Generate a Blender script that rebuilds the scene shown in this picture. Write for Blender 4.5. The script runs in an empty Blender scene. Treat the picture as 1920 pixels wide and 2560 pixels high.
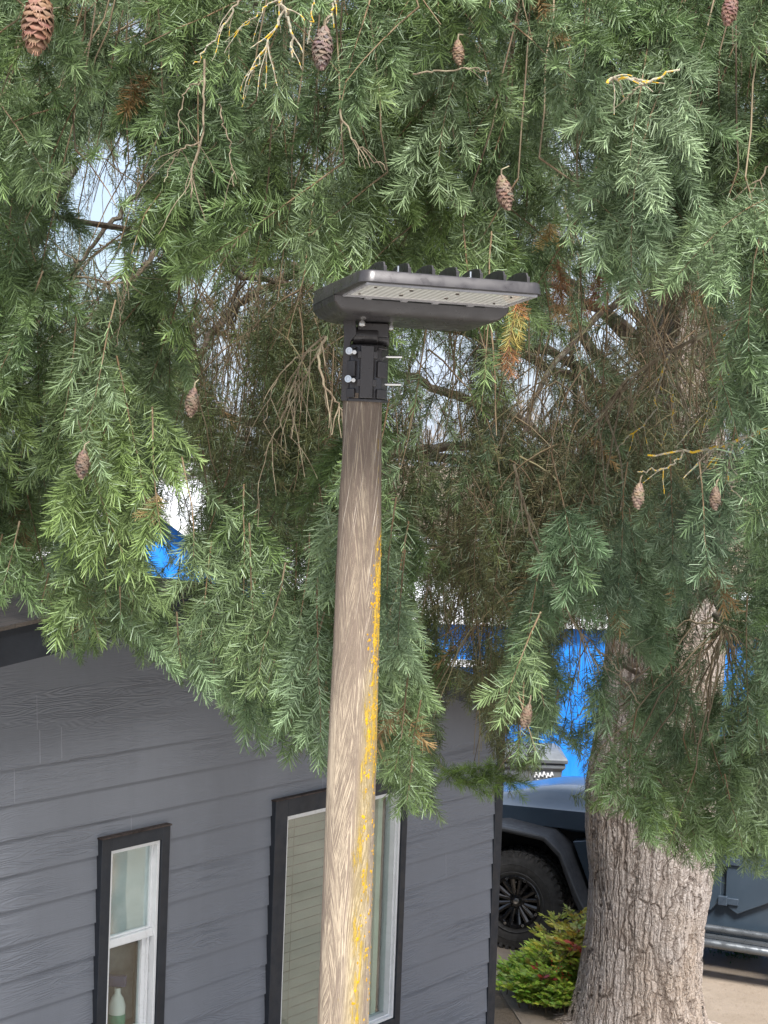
import bpy, bmesh, math, random
import numpy as np
from mathutils import Vector, Matrix
R = math.radians
random.seed(7); rng = np.random.default_rng(11)
sc = bpy.context.scene
COL = sc.collection
# ------------------------------------------------------------------ camera
F = 4000.0; CW, CH = 1920.0, 2560.0
CAMZ = 4.1
pitch = math.atan(130 / F); roll = 0.037
fwd = Vector((0, math.cos(pitch), -math.sin(pitch)))
up0 = Vector((0, math.sin(pitch), math.cos(pitch)))
rt0 = Vector((1, 0, 0))
rt = rt0 * math.cos(roll) + up0 * math.sin(roll)
up = up0 * math.cos(roll) - rt0 * math.sin(roll)
CAM = Vector((0, 0, CAMZ))
def ray(px, py):
    return fwd + rt * ((px - CW / 2) / F) - up * ((py - CH / 2) / F)
def P(px, py, Y):                       # point of the place seen at photo pixel px,py at distance Y
    d = ray(px, py); return CAM + d * (Y / d.y)
DS = CW / 1659.0
def D(dx, dy, Y): return P(dx * DS, dy * DS, Y)
_m = np.array([list(rt), list(up), list(fwd)])
def proj(p):                            # world -> display pixels (1659 wide)
    q = (np.asarray(p) - np.array(list(CAM))) @ _m.T
    return (CW / 2 + F * q[..., 0] / q[..., 2]) / DS, (CH / 2 - F * q[..., 1] / q[..., 2]) / DS
cd = bpy.data.cameras.new('camera'); cam = bpy.data.objects.new('camera', cd); COL.objects.link(cam)
cam.matrix_world = Matrix(((rt.x, up.x, -fwd.x, 0), (rt.y, up.y, -fwd.y, 0), (rt.z, up.z, -fwd.z, CAMZ), (0, 0, 0, 1)))
cd.sensor_fit = 'VERTICAL'; cd.sensor_height = 36; cd.lens = 36 * F / CH
cd.clip_start = .05; cd.clip_end = 5000
sc.camera = cam
sc.render.resolution_x = 768; sc.render.resolution_y = 1024
# ------------------------------------------------------------------ light
w = bpy.data.worlds.new('World'); sc.world = w; w.use_nodes = True
nt = w.node_tree; nt.nodes.clear()
sky = nt.nodes.new('ShaderNodeTexSky'); sky.sky_type = 'NISHITA'; sky.sun_disc = False
SUN = Vector((.10, -.60, .86)).normalized()
el = math.asin(SUN.z); az = math.atan2(SUN.x, SUN.y)
sky.sun_elevation = el; sky.sun_rotation = az; sky.air_density = 1.0; sky.dust_density = 3.0; sky.ozone_density = 1.0
bg = nt.nodes.new('ShaderNodeBackground'); bg.inputs[1].default_value = .105
# thin bright cloud over the blue
tc = nt.nodes.new('ShaderNodeTexCoord'); nz = nt.nodes.new('ShaderNodeTexNoise'); nz.inputs['Scale'].default_value = 5; nz.inputs['Detail'].default_value = 6
cr = nt.nodes.new('ShaderNodeValToRGB'); cr.color_ramp.elements[0].position = .3; cr.color_ramp.elements[1].position = .62
mx = nt.nodes.new('ShaderNodeMix'); mx.data_type = 'RGBA'
mx.inputs[7].default_value = (3.4, 3.9, 4.7, 1)
out = nt.nodes.new('ShaderNodeOutputWorld'); L = nt.links.new
L(tc.outputs['Generated'], nz.inputs['Vector']); L(nz.outputs[0], cr.inputs[0]); L(cr.outputs[0], mx.inputs[0])
L(sky.outputs[0], mx.inputs[6]); L(mx.outputs[2], bg.inputs[0]); L(bg.outputs[0], out.inputs[0])
sd = bpy.data.lights.new('sun', 'SUN'); sd.energy = 4.2; sd.angle = R(16); sd.color = (1, .975, .94)
so = bpy.data.objects.new('sun', sd); COL.objects.link(so); so.rotation_euler = SUN.to_track_quat('Z', 'Y').to_euler()
so.location = (0, 0, 20)
sc.view_settings.view_transform = 'Standard'; sc.view_settings.look = 'None'
sc.view_settings.exposure = 1.3; sc.view_settings.gamma = 1
try: sc.cycles.max_bounces = 8; sc.cycles.transparent_max_bounces = 12
except Exception: pass
# ------------------------------------------------------------------ materials
class NT:
    def __init__(s, name, rough=.6, spec=.5, metal=0, col=(.5, .5, .5)):
        s.m = bpy.data.materials.new(name); s.m.use_nodes = True; s.t = s.m.node_tree
        s.b = s.t.nodes['Principled BSDF']
        s.b.inputs['Roughness'].default_value = rough; s.b.inputs['Metallic'].default_value = metal
        s.b.inputs['Specular IOR Level'].default_value = spec; s.b.inputs['Base Color'].default_value = (*col, 1)
    def n(s, ty, **kw):
        nd = s.t.nodes.new('ShaderNode' + ty)
        for k, v in kw.items():
            if k in ('operation', 'data_type', 'feature', 'wave_type', 'bands_direction', 'noise_dimensions', 'attribute_name', 'blend_type', 'distance', 'clamp', 'interpolation_type'): setattr(nd, k, v)
            else: s.put(nd, k, v)
        return nd
    def put(s, nd, k, v):
        k = int(k[1:]) if k[0] == 'i' and k[1:].isdigit() else k.replace('_', ' ')
        i = nd.inputs[k]
        if hasattr(v, 'is_output') or isinstance(v, bpy.types.NodeSocket): s.t.links.new(v, i)
        elif isinstance(v, bpy.types.Node): s.t.links.new(v.outputs[0], i)
        else: i.default_value = v
    def math(s, op, a, b=0, c=None):
        nd = s.t.nodes.new('ShaderNodeMath'); nd.operation = op
        s.put(nd, 'i0', a); s.put(nd, 'i1', b)
        if c is not None: s.put(nd, 'i2', c)
        return nd.outputs[0]
    def noise(s, vec, scale, detail=3, rough=.5, dist=0):
        nd = s.n('TexNoise', Scale=scale, Detail=detail, Roughness=rough, Distortion=dist)
        if vec is not None: s.put(nd, 'Vector', vec)
        return nd.outputs[0]
    def map(s, vec, scale=(1, 1, 1), loc=(0, 0, 0), rot=(0, 0, 0)):
        nd = s.t.nodes.new('ShaderNodeMapping'); s.put(nd, 'Vector', vec)
        nd.inputs['Scale'].default_value = scale; nd.inputs['Location'].default_value = loc; nd.inputs['Rotation'].default_value = rot
        return nd.outputs[0]
    def obj(s): return s.n('TexCoord').outputs['Object']
    def uv(s): return s.n('TexCoord').outputs['UV']
    def sep(s, v):
        nd = s.t.nodes.new('ShaderNodeSeparateXYZ'); s.put(nd, 'i0', v); return nd.outputs
    def comb(s, x, y, z=0):
        nd = s.t.nodes.new('ShaderNodeCombineXYZ'); s.put(nd, 'i0', x); s.put(nd, 'i1', y); s.put(nd, 'i2', z); return nd.outputs[0]
    def ramp(s, fac, *stops):
        nd = s.t.nodes.new('ShaderNodeValToRGB'); s.put(nd, 'i0', fac); e = nd.color_ramp.elements
        while len(e) < len(stops): e.new(.5)
        for el_, (p, c) in zip(e, stops):
            el_.position = p; el_.color = (*c, 1) if isinstance(c, tuple) else (c, c, c, 1)
        return nd.outputs[0]
    def mix(s, f, a, b):
        nd = s.t.nodes.new('ShaderNodeMix'); nd.data_type = 'RGBA'
        for i, v in ((0, f), (6, a), (7, b)):
            if isinstance(v, tuple): v = (*v, 1)
            s.put(nd, 'i%d' % i, v)
        return nd.outputs[2]
    def step(s, v, a, b):
        nd = s.t.nodes.new('ShaderNodeMapRange'); nd.interpolation_type = 'SMOOTHSTEP'
        s.put(nd, 'i0', v); s.put(nd, 'i1', a); s.put(nd, 'i2', b); return nd.outputs[0]
    def color(s, c): s.put(s.b, 'Base_Color', c)
    def rough(s, c): s.put(s.b, 'Roughness', c)
    def bump(s, h, strength=.5, dist=.01):
        nd = s.n('Bump', Strength=strength, Distance=dist, Height=h); s.t.links.new(nd.outputs[0], s.b.inputs['Normal']); return nd
MATS = {}
def plain(name, col, rough=.6, spec=.5, metal=0, var=.12, scale=6, bump=0, bdist=.002, bscale=60, coat=0, rvar=.15):
    if name in MATS: return MATS[name]
    m = NT(name, rough, spec, metal, col); o = m.obj()
    n1 = m.noise(o, scale, 5, .6)
    a = tuple(c * (1 - var) for c in col); b = tuple(min(1, c * (1 + var)) for c in col)
    m.color(m.ramp(n1, (.3, a), (.7, b)))
    m.rough(m.ramp(m.noise(o, scale * 3, 4), (.3, max(.02, rough - rvar)), (.7, min(1, rough + rvar))))
    if bump: m.bump(m.noise(o, bscale, 4), bump, bdist)
    if coat: m.b.inputs['Coat Weight'].default_value = coat; m.b.inputs['Coat Roughness'].default_value = .06
    MATS[name] = m.m; return m.m
# ------------------------------------------------------------------ mesh helpers
class MB:
    def __init__(s, M=None): s.v = []; s.f = []; s.M = M; s.uvs = None
    def add(s, vs, fs):
        o = len(s.v); s.v += [tuple(x) for x in vs]; s.f += [tuple(i + o for i in f) for f in fs]; return s
    def box(s, c, d, rot=None):
        M = Matrix.Identity(3) if rot is None else rot
        vs = [Vector(c) + M @ Vector((x * d[0] / 2, y * d[1] / 2, z * d[2] / 2)) for x in (-1, 1) for y in (-1, 1) for z in (-1, 1)]
        return s.add(vs, [(0, 1, 3, 2), (4, 6, 7, 5), (0, 4, 5, 1), (2, 3, 7, 6), (0, 2, 6, 4), (1, 5, 7, 3)])
    def bx(s, a, b): return s.box([(p + q) / 2 for p, q in zip(a, b)], [abs(q - p) for p, q in zip(a, b)])
    def prism(s, pts, axis, lo, hi):    # polygon in the two other axes, extruded
        def mk(p, h):
            q = list(p); q.insert(axis, h); return q
        n = len(pts); vs = [mk(p, lo) for p in pts] + [mk(p, hi) for p in pts]
        return s.add(vs, [tuple(range(n))[::-1], tuple(range(n, 2 * n))] + [(i, (i + 1) % n, n + (i + 1) % n, n + i) for i in range(n)])
    def loft(s, rings, cap=True, closed=True):
        n = len(rings[0]); o = len(s.v)
        for r in rings: s.v += [tuple(p) for p in r]
        for k in range(len(rings) - 1):
            for i in range(n if closed else n - 1):
                j = (i + 1) % n; s.f.append((o + k * n + i, o + k * n + j, o + (k + 1) * n + j, o + (k + 1) * n + i))
        if cap: s.f.append(tuple(o + i for i in range(n))[::-1]); s.f.append(tuple(o + (len(rings) - 1) * n + i for i in range(n)))
        return s
    def tube(s, pts, rad, sides=8, cap=True):
        pts = [Vector(p) for p in pts]; rings = []
        rr = rad if isinstance(rad, (list, tuple)) else [rad] * len(pts)
        u = None
        for i, p in enumerate(pts):
            t = (pts[min(i + 1, len(pts) - 1)] - pts[max(i - 1, 0)]).normalized()
            if u is None: u = t.orthogonal().normalized()
            u = (u - t * u.dot(t)).normalized(); v = t.cross(u)
            rings.append([p + (u * math.cos(2 * math.pi * k / sides) + v * math.sin(2 * math.pi * k / sides)) * rr[i] for k in range(sides)])
        return s.loft(rings, cap)
    def cyl(s, c, axis, r, h, sides=16, r2=None):
        a = Vector(axis).normalized(); c = Vector(c); return s.tube([c - a * h / 2, c + a * h / 2], [r, r if r2 is None else r2], sides)
    def lathe(s, prof, axis_pt, axis, sides=48):   # prof: (along, radius)
        a = Vector(axis).normalized(); u = a.orthogonal().normalized(); v = a.cross(u); c = Vector(axis_pt)
        return s.loft([[c + a * h + (u * math.cos(2 * math.pi * k / sides) + v * math.sin(2 * math.pi * k / sides)) * r for k in range(sides)] for h, r in prof], cap=False)
    def build(s, name, mat, parent=None, smooth=False, bevel=0, seg=2, angle=None):
        me = bpy.data.meshes.new(name); vs = [s.M @ Vector(v) for v in s.v] if s.M else s.v
        me.from_pydata([tuple(v) for v in vs], [], s.f); me.validate()
        bm = bmesh.new(); bm.from_mesh(me); bmesh.ops.recalc_face_normals(bm, faces=bm.faces); bm.to_mesh(me); bm.free()
        me.materials.append(mat)
        o = bpy.data.objects.new(name, me); COL.objects.link(o)
        if smooth:
            me.shade_smooth()
            if hasattr(me, 'set_sharp_from_angle'): me.set_sharp_from_angle(angle=angle or R(38))
        if bevel:
            b = o.modifiers.new('bevel', 'BEVEL'); b.width = bevel; b.segments = seg; b.limit_method = 'ANGLE'; b.angle_limit = R(35)
            me.shade_smooth(); b.harden_normals = True
        if parent: o.parent = parent
        return o
def tag(o, label=None, cat=None, group=None, kind=None):
    if label: o['label'] = label
    if cat: o['category'] = cat
    if group: o['group'] = group
    if kind: o['kind'] = kind
    return o
def empty(name, loc, rz=0):
    o = bpy.data.objects.new(name, None); COL.objects.link(o); o.location = loc; o.rotation_euler = (0, 0, rz); o.empty_display_size = .2
    return o
def npmesh(name, V, Fq, mat, parent=None, col=None, smooth=False):
    """fast mesh from numpy: V (n,3), Fq (m,4)"""
    me = bpy.data.meshes.new(name); n, m = len(V), len(Fq)
    me.vertices.add(n); me.vertices.foreach_set('co', V.astype(np.float32).ravel())
    k = Fq.shape[1]
    me.loops.add(m * k); me.loops.foreach_set('vertex_index', Fq.astype(np.int32).ravel())
    me.polygons.add(m); me.polygons.foreach_set('loop_start', (np.arange(m) * k).astype(np.int32))
    try: me.polygons.foreach_set('loop_total', np.full(m, k, np.int32))
    except Exception: pass
    if col is not None:
        a = me.color_attributes.new('tone', 'FLOAT_COLOR', 'POINT'); c = np.ones((n, 4), np.float32); c[:, :3] = col; a.data.foreach_set('color', c.ravel())
    me.update(calc_edges=True)
    if smooth: me.shade_smooth()
    me.materials.append(mat); o = bpy.data.objects.new(name, me); COL.objects.link(o)
    if parent: o.parent = parent
    return o
# ================================================================== setting: ground
g = NT('ground_soil', .95, .2); o = g.obj()
n1 = g.noise(o, 1.2, 6, .6); n2 = g.noise(o, 45, 5, .7)
g.color(g.mix(n2, g.ramp(n1, (.35, (.10, .075, .05)), (.6, (.17, .13, .09))), (.24, .19, .14)))
g.bump(n2, .8, .02)
mb = MB(); mb.add([(-900, -300, 0), (900, -300, 0), (900, 1500, 0), (-900, 1500, 0)], [(0, 1, 2, 3)])
tag(mb.build('ground', g.m), kind='structure')
pv = NT('bounce_concrete', .85, .3); o = pv.obj(); pv.color(pv.mix(pv.noise(o, .8, 6, .6), (.40, .39, .37), (.56, .55, .52))); pv.bump(pv.noise(o, 150, 3), .4, .003)
mb = MB(); mb.prism([(-14, -12), (14, -12), (14, 6.2), (1.2, 6.2), (-2.6, 2.4), (-14, 2.4)], 2, .003, .010)  # unseen pale slab, added to bounce light up at lamp, boughs and wall
tag(mb.build('bounce_pavement', pv.m), kind='structure')
c = NT('driveway_concrete', .85, .3); o = c.obj()
n1 = c.noise(o, .9, 6, .65); n2 = c.noise(o, 120, 3, .7); vo = c.n('TexVoronoi', Scale=160, Vector=o)
base = c.ramp(n1, (.3, (.19, .15, .11)), (.52, (.27, .22, .17)), (.72, (.34, .28, .215)))
c.color(c.mix(c.ramp(vo.outputs[0], (.1, .55), (.5, 0.)), base, (.17, .13, .10)))
c.bump(c.math('ADD', n2, vo.outputs[0]), .5, .004)
mb = MB(); mb.prism([(1.45, 9.5), (9, 9.0), (9, 17.5), (-2.2, 17.5), (-1.5, 13.4), (1.0, 12.6)], 2, .004, .012)
tag(mb.build('driveway', c.m), kind='structure')
# ================================================================== house
HU = Vector((.613, .790, 0)).normalized(); HN = Vector((HU.y, -HU.x, 0))     # along the wall; out of the wall
HO = Vector((-1.74, 7.25, 0))
def wall(px, py, off=0):
    d = ray(px, py); q = HO + HN * off; t = (q - CAM).dot(HN) / d.dot(HN); p = CAM + d * t
    return (p - q).dot(HU), p.z
house = empty('house', HO, math.atan2(HU.y, HU.x))
tag(house, 'dark grey clapboard house with charcoal trim seen gable end on', 'house')
# siding material: painted fibre cement with pressed wood grain
s = NT('siding_paint', .5, .35); o = s.obj(); x, y, z = s.sep(o)
row = s.math('FLOOR', s.math('DIVIDE', z, .165)); wn = s.n('TexWhiteNoise', noise_dimensions='1D'); s.put(wn, 'W', row)
rx = s.math('ADD', x, s.math('MULTIPLY', wn.outputs[0], 37.0))
vec = s.comb(s.math('MULTIPLY', rx, 1.0), s.math('MULTIPLY', z, 9.0), row)
nf = s.noise(vec, 1.3, 2, .45)
rings = s.math('SINE', s.math('MULTIPLY', nf, 150.0))
fine = s.noise(s.comb(s.math('MULTIPLY', rx, 6), s.math('MULTIPLY', z, 260.0), row), 1.0, 3, .6)
patch = s.step(s.noise(s.comb(rx, s.math('MULTIPLY', z, 1.2), row), 1.1, 2), .40, .62)
h = s.math('ADD', s.math('MULTIPLY', s.math('MULTIPLY', rings, patch), .55), s.math('MULTIPLY', fine, .6))
dirt = s.noise(o, 2.2, 6, .65)
run = s.noise(s.comb(s.math('MULTIPLY', x, 9.0), 0, s.math('MULTIPLY', z, .8)), 1.0, 5, .7); dirt = s.math('ADD', s.math('MULTIPLY', dirt, .55), s.math('MULTIPLY', run, .45))
s.color(s.mix(s.ramp(dirt, (.35, 0.), (.75, .5)), (.168, .180, .208), (.228, .242, .272)))
s.rough(s.ramp(dirt, (.3, .4), (.7, .58))); s.bump(h, .6, .003)
siding = s.m
trim = plain('charcoal_trim', (.022, .026, .034), .5, .35, var=.2, bump=.3, bscale=90)
whitev = plain('white_vinyl', (.72, .73, .74), .35, .5, var=.06, scale=10)
E = .165
z0 = wall(0, 1836)[1]
uc_in, _ = wall(1236, 1909); uc_out = uc_in + .09
# gable line (underside of the roof where it meets the wall)
pkx = wall(490, 1545, .28); lf = wall(20, 1650, .28); rg = wall(1225, 1775, .28)
print('gable', pkx, lf, rg, 'corner', uc_in, 'z0', z0)
UP, ZP = pkx; SL = (ZP - lf[1]) / (UP - lf[0]); SR = (ZP - rg[1]) / (rg[0] - UP)
print('slopes', SL, SR)
SR = max(.2, min(.36, SR)); SL = max(.12, min(.3, SL))
def ztop(u): return ZP + .06 - (SL * (UP - u) if u < UP else SR * (u - UP))
# windows (outer trim rect, inner rect) in u,z
def rect(tl, tr, bl=None, zb=None):
    u0, za = wall(*tl); u1, zb_ = wall(*tr); return [u0, u1, zb, (za + zb_) / 2]
sw_o = rect((240, 2097), (411, 2060)); sw_i = rect((264, 2127), (389, 2095))
sw_i[2] = wall(385, 2572)[1]; sw_o[2] = sw_i[2] - .07
bw_o = rect((675, 2002), (1004, 2048)); bw_o[3] = wall(675, 2002)[1]
bw_i = rect((705, 2037), (991, 2034)); bw_i[3] = wall(705, 2039)[1]
bw_i[2] = wall(966, 2543)[1]; bw_o[2] = bw_i[2] - .06
print('win', sw_o, sw_i, bw_o, bw_i)
U0 = -5.5
def clipu(za):      # u interval of the wall at height za
    a = U0
    if za > ztop(U0): a = UP - (ZP + .06 - za) / SL
    b = uc_in
    if za > ztop(uc_in): b = UP + (ZP + .06 - za) / SR
    return a, b
mb = MB(); seams = []
k0 = -int(z0 / E) - 1
rr = random.Random(4)
for k in range(k0, 12):
    zb, zt = z0 + k * E, z0 + (k + 1) * E
    if zb > ZP: break
    zb = max(zb, .02)
    def vv(z_): return -.019 + .011 * (z_ - zb) / E
    cuts = []
    for wdw in (sw_i, bw_i):
        if wdw[3] > zb and wdw[2] < zt: cuts.append((wdw[0] - .01, wdw[1] + .01, wdw[2] - .01, wdw[3] + .01))
    a0, b0 = clipu(zb); a1, b1 = clipu(min(zt, ZP + .05))
    us = sorted([a0, b0] + [c_ for w_ in cuts for c_ in w_[:2]])
    def piece(ua, ub, za, zc, ua2=None, ub2=None):
        if zc - za < .002 or ub - ua < .002: return
        ua2 = ua if ua2 is None else ua2; ub2 = ub if ub2 is None else ub2
        mb.add([(ua, vv(za), za), (ub, vv(za), za), (ub2, vv(zc), zc), (ua2, vv(zc), zc), (ua, .0, za), (ub, .0, za)], [(0, 1, 2, 3), (4, 5, 1, 0), (1, 5, 2), (0, 3, 4)])
    for i in range(len(us) - 1):
        ua, ub = us[i], us[i + 1]; mid = (ua + ub) / 2
        hit = [w_ for w_ in cuts if w_[0] < mid < w_[1]]
        if hit:
            piece(ua, ub, zb, max(zb, hit[0][2])); piece(ua, ub, min(zt, hit[0][3]), zt)
        else:
            piece(ua, ub, zb, min(zt, ZP + .05), a1 if i == 0 else None, b1 if i == len(us) - 2 else None)
    for q in range(1):
        us_ = rr.uniform(1.2, 12)
        if not any(w_[0] - .15 < us_ < w_[1] + .15 for w_ in cuts) and a0 < us_ < b0: seams.append((us_, zb, min(zt, ztop(us_))))
mb.build('wall', siding, house)
# core walls behind the siding, with window openings (box pieces)
core = MB()
zc = [0, min(sw_i[2], bw_i[2]), max(sw_i[3], bw_i[3])]
def solid(ua, ub, za, zb_): core.bx((ua, .0, za), (ub, .12, zb_))
solid(U0, sw_i[0], .02, lf[1] - .5); solid(sw_i[1], bw_i[0], .02, max(sw_i[3], bw_i[3])); solid(bw_i[1], uc_out - .01, .02, ztop(uc_out) - .12)
for w_ in (sw_i, bw_i): solid(w_[0], w_[1], .02, w_[2])
solid(sw_i[0], sw_i[1], sw_i[3], max(sw_i[3], bw_i[3]) + .001)
zl = max(sw_i[3], bw_i[3]) + .002
core.prism([(sw_i[0] - .3, zl), (bw_i[1], zl), (bw_i[1], ztop(bw_i[1]) - .04), (UP, ZP), (sw_i[0] - .3, ztop(sw_i[0] - .3) - .04)], 1, .001, .119)
core.bx((U0, .12, .02), (U0 + .1, 7, 2.2)); core.bx((uc_out - .12, .121, .02), (uc_out - .01, 7, ztop(uc_out) - .15)); core.bx((U0, 7, .02), (uc_out, 7.1, 2.2))
core.build('wall_core', plain('sheathing', (.09, .085, .08), .9), house)
# interior floor and partition so that the windows do not look out at the sky
rm = MB(); rm.bx((U0 + .1, .2, .25), (uc_out - .13, 6.9, .3)); rm.bx((U0 + .11, 2.6, .3), (uc_out - .14, 2.7, 2.3)); rm.bx((U0 + .11, .125, 2.35), (uc_out - .14, 6.8, 2.4))
rm.build('interior', plain('room_paint', (.30, .29, .27), .9), house)
sm = MB()
for (u_, za, zb_) in seams + [(wall(a_, b_)[0],) + (z0 + math.floor((wall(a_, b_)[1] - z0) / E) * E, z0 + math.floor((wall(a_, b_)[1] - z0) / E) * E + E) for a_, b_ in ((88, 1780), (95, 1870), (149, 1868), (31, 1968), (324, 2062))]:
    k = math.floor((za + .01 - z0) / E); zb2 = z0 + k * E
    for a_, b_ in ((max(za, zb2) + .004, min(zb_, zb2 + E) - .004),):
        if b_ > a_ + .02:
            f0 = -.019 + .011 * (a_ - zb2) / E; f1 = -.019 + .011 * (b_ - zb2) / E
            sm.add([(u_ - .002, f0 - .0007, a_), (u_ + .002, f0 - .0007, a_), (u_ + .002, f1 - .0007, b_), (u_ - .002, f1 - .0007, b_),
                    (u_ - .002, f0 + .004, a_), (u_ + .002, f0 + .004, a_), (u_ + .002, f1 + .004, b_), (u_ - .002, f1 + .004, b_)],
                   [(0, 1, 2, 3), (0, 3, 7, 4), (1, 5, 6, 2), (4, 5, 1, 0), (3, 2, 6, 7)])
sm.build('board_joint', plain('joint_caulk', (.25, .26, .29), .6), house)
cb = MB(); cb.bx((uc_in, -.022, .02), (uc_out, 0, ztop(uc_out) - .02)); cb.bx((uc_out - .022, 0, .02), (uc_out + .006, .09, ztop(uc_out) - .05))
cb.build('corner_board', trim, house, bevel=.003)
# roof
ro = NT('roof_shingle', .9, .2); oo = ro.obj()
br = ro.n('TexBrick', Scale=3.2, Vector=oo); br.inputs['Color1'].default_value = (.05, .045, .042, 1); br.inputs['Color2'].default_value = (.09, .078, .07, 1); br.inputs['Mortar'].default_value = (.02, .02, .02, 1)
br.inputs['Mortar Size'].default_value = .012
ro.color(ro.mix(ro.noise(oo, 90, 3), br.outputs[0], (.12, .10, .085))); ro.bump(ro.noise(oo, 150, 3), .6, .004)
OH = .30; FD = .15
def slab(name, ua, za, ub, zb_, mat, v0, v1, t0, t1):
    m_ = MB(); m_.add([(ua, v0, za + t0), (ub, v0, zb_ + t0), (ub, v1, zb_ + t0), (ua, v1, za + t0), (ua, v0, za + t1), (ub, v0, zb_ + t1), (ub, v1, zb_ + t1), (ua, v1, za + t1)],
          [(0, 1, 2, 3), (4, 7, 6, 5), (0, 4, 5, 1), (1, 5, 6, 2), (2, 6, 7, 3), (3, 7, 4, 0)])
    return m_.build(name, mat, house)
ue = uc_out + .14; zE = ZP - SR * (ue - UP); zL = ZP - SL * (UP - U0) - .3
zU = ZP - SL * (UP - (U0 - .4))
slab('roof', U0 - .4, zU, UP, ZP, ro.m, -OH - .02, 7.3, FD + .012, FD + .03); slab('roof', UP, ZP, ue, zE, ro.m, -OH - .02, 7.3, FD + .0121, FD + .0301)
slab('fascia', U0 - .4, zU, UP - .001, ZP, trim, -OH, -OH + .03, 0, FD + .01); slab('fascia', UP, ZP, ue, zE, trim, -OH, -OH + .03, 0, FD + .01)
soff = plain('soffit_paint', (.045, .048, .055), .6, .3)
slab('soffit', U0 - .4, zU, UP, ZP, soff, -OH + .031, .0, .05, .07); slab('soffit', UP, ZP, ue, zE, soff, -OH + .031, .0, .0501, .0701)
slab('fascia', ue - .001, zE - .001, ue + .028, zE - .008, trim, -OH + .031, 7.3, 0.002, FD + .005)
# windows
glass = NT('window_glass', .02, .5, 0, (1, 1, 1)); glass.b.inputs['Transmission Weight'].default_value = 1; glass.b.inputs['IOR'].default_value = 1.45
gt = glass.t; gb = glass.b      # thin glass: mostly clear with a mirror share by angle
mixs = gt.nodes.new('ShaderNodeMixShader'); tr = gt.nodes.new('ShaderNodeBsdfTransparent'); gl = gt.nodes.new('ShaderNodeBsdfGlossy'); fr = gt.nodes.new('ShaderNodeFresnel')
fr.inputs[0].default_value = 1.55; tr.inputs[0].default_value = (.90, .94, .93, 1); gl.inputs['Roughness'].default_value = .02
bmpn = glass.n('Bump', Strength=.12, Distance=.02, Height=glass.noise(glass.obj(), 2.2, 1)); gt.links.new(bmpn.outputs[0], gl.inputs['Normal'])
lw = gt.nodes.new('ShaderNodeLayerWeight'); mul = glass.math('ADD', glass.math('MULTIPLY', lw.outputs['Facing'], .22), .05)
gt.links.new(mul, mixs.inputs[0]); gt.links.new(tr.outputs[0], mixs.inputs[1]); gt.links.new(gl.outputs[0], mixs.inputs[2])
gt.links.new(mixs.outputs[0], gt.nodes['Material Output'].inputs[0])
glass2 = glass.m.copy(); glass2.name = 'mirror_coated_glass'
for nd in glass2.node_tree.nodes:
    if nd.type == 'MATH' and nd.operation == 'ADD' and abs(nd.inputs[1].default_value - .05) < 1e-4: nd.inputs[1].default_value = .13
def frame_boxes(m_, o_, i_, va, vb):
    m_.bx((o_[0], va, o_[2]), (i_[0], vb, o_[3])); m_.bx((i_[1], va, o_[2]), (o_[1], vb, o_[3]))
    m_.bx((i_[0], va, i_[3]), (i_[1], vb, o_[3])); m_.bx((i_[0], va, o_[2]), (i_[1], vb, i_[2]))
def inset(r_, a, b=None, c_=None, d=None):
    b = a if b is None else b; c_ = a if c_ is None else c_; d = a if d is None else d
    return [r_[0] + a, r_[1] - b, r_[2] + c_, r_[3] - d]
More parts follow.
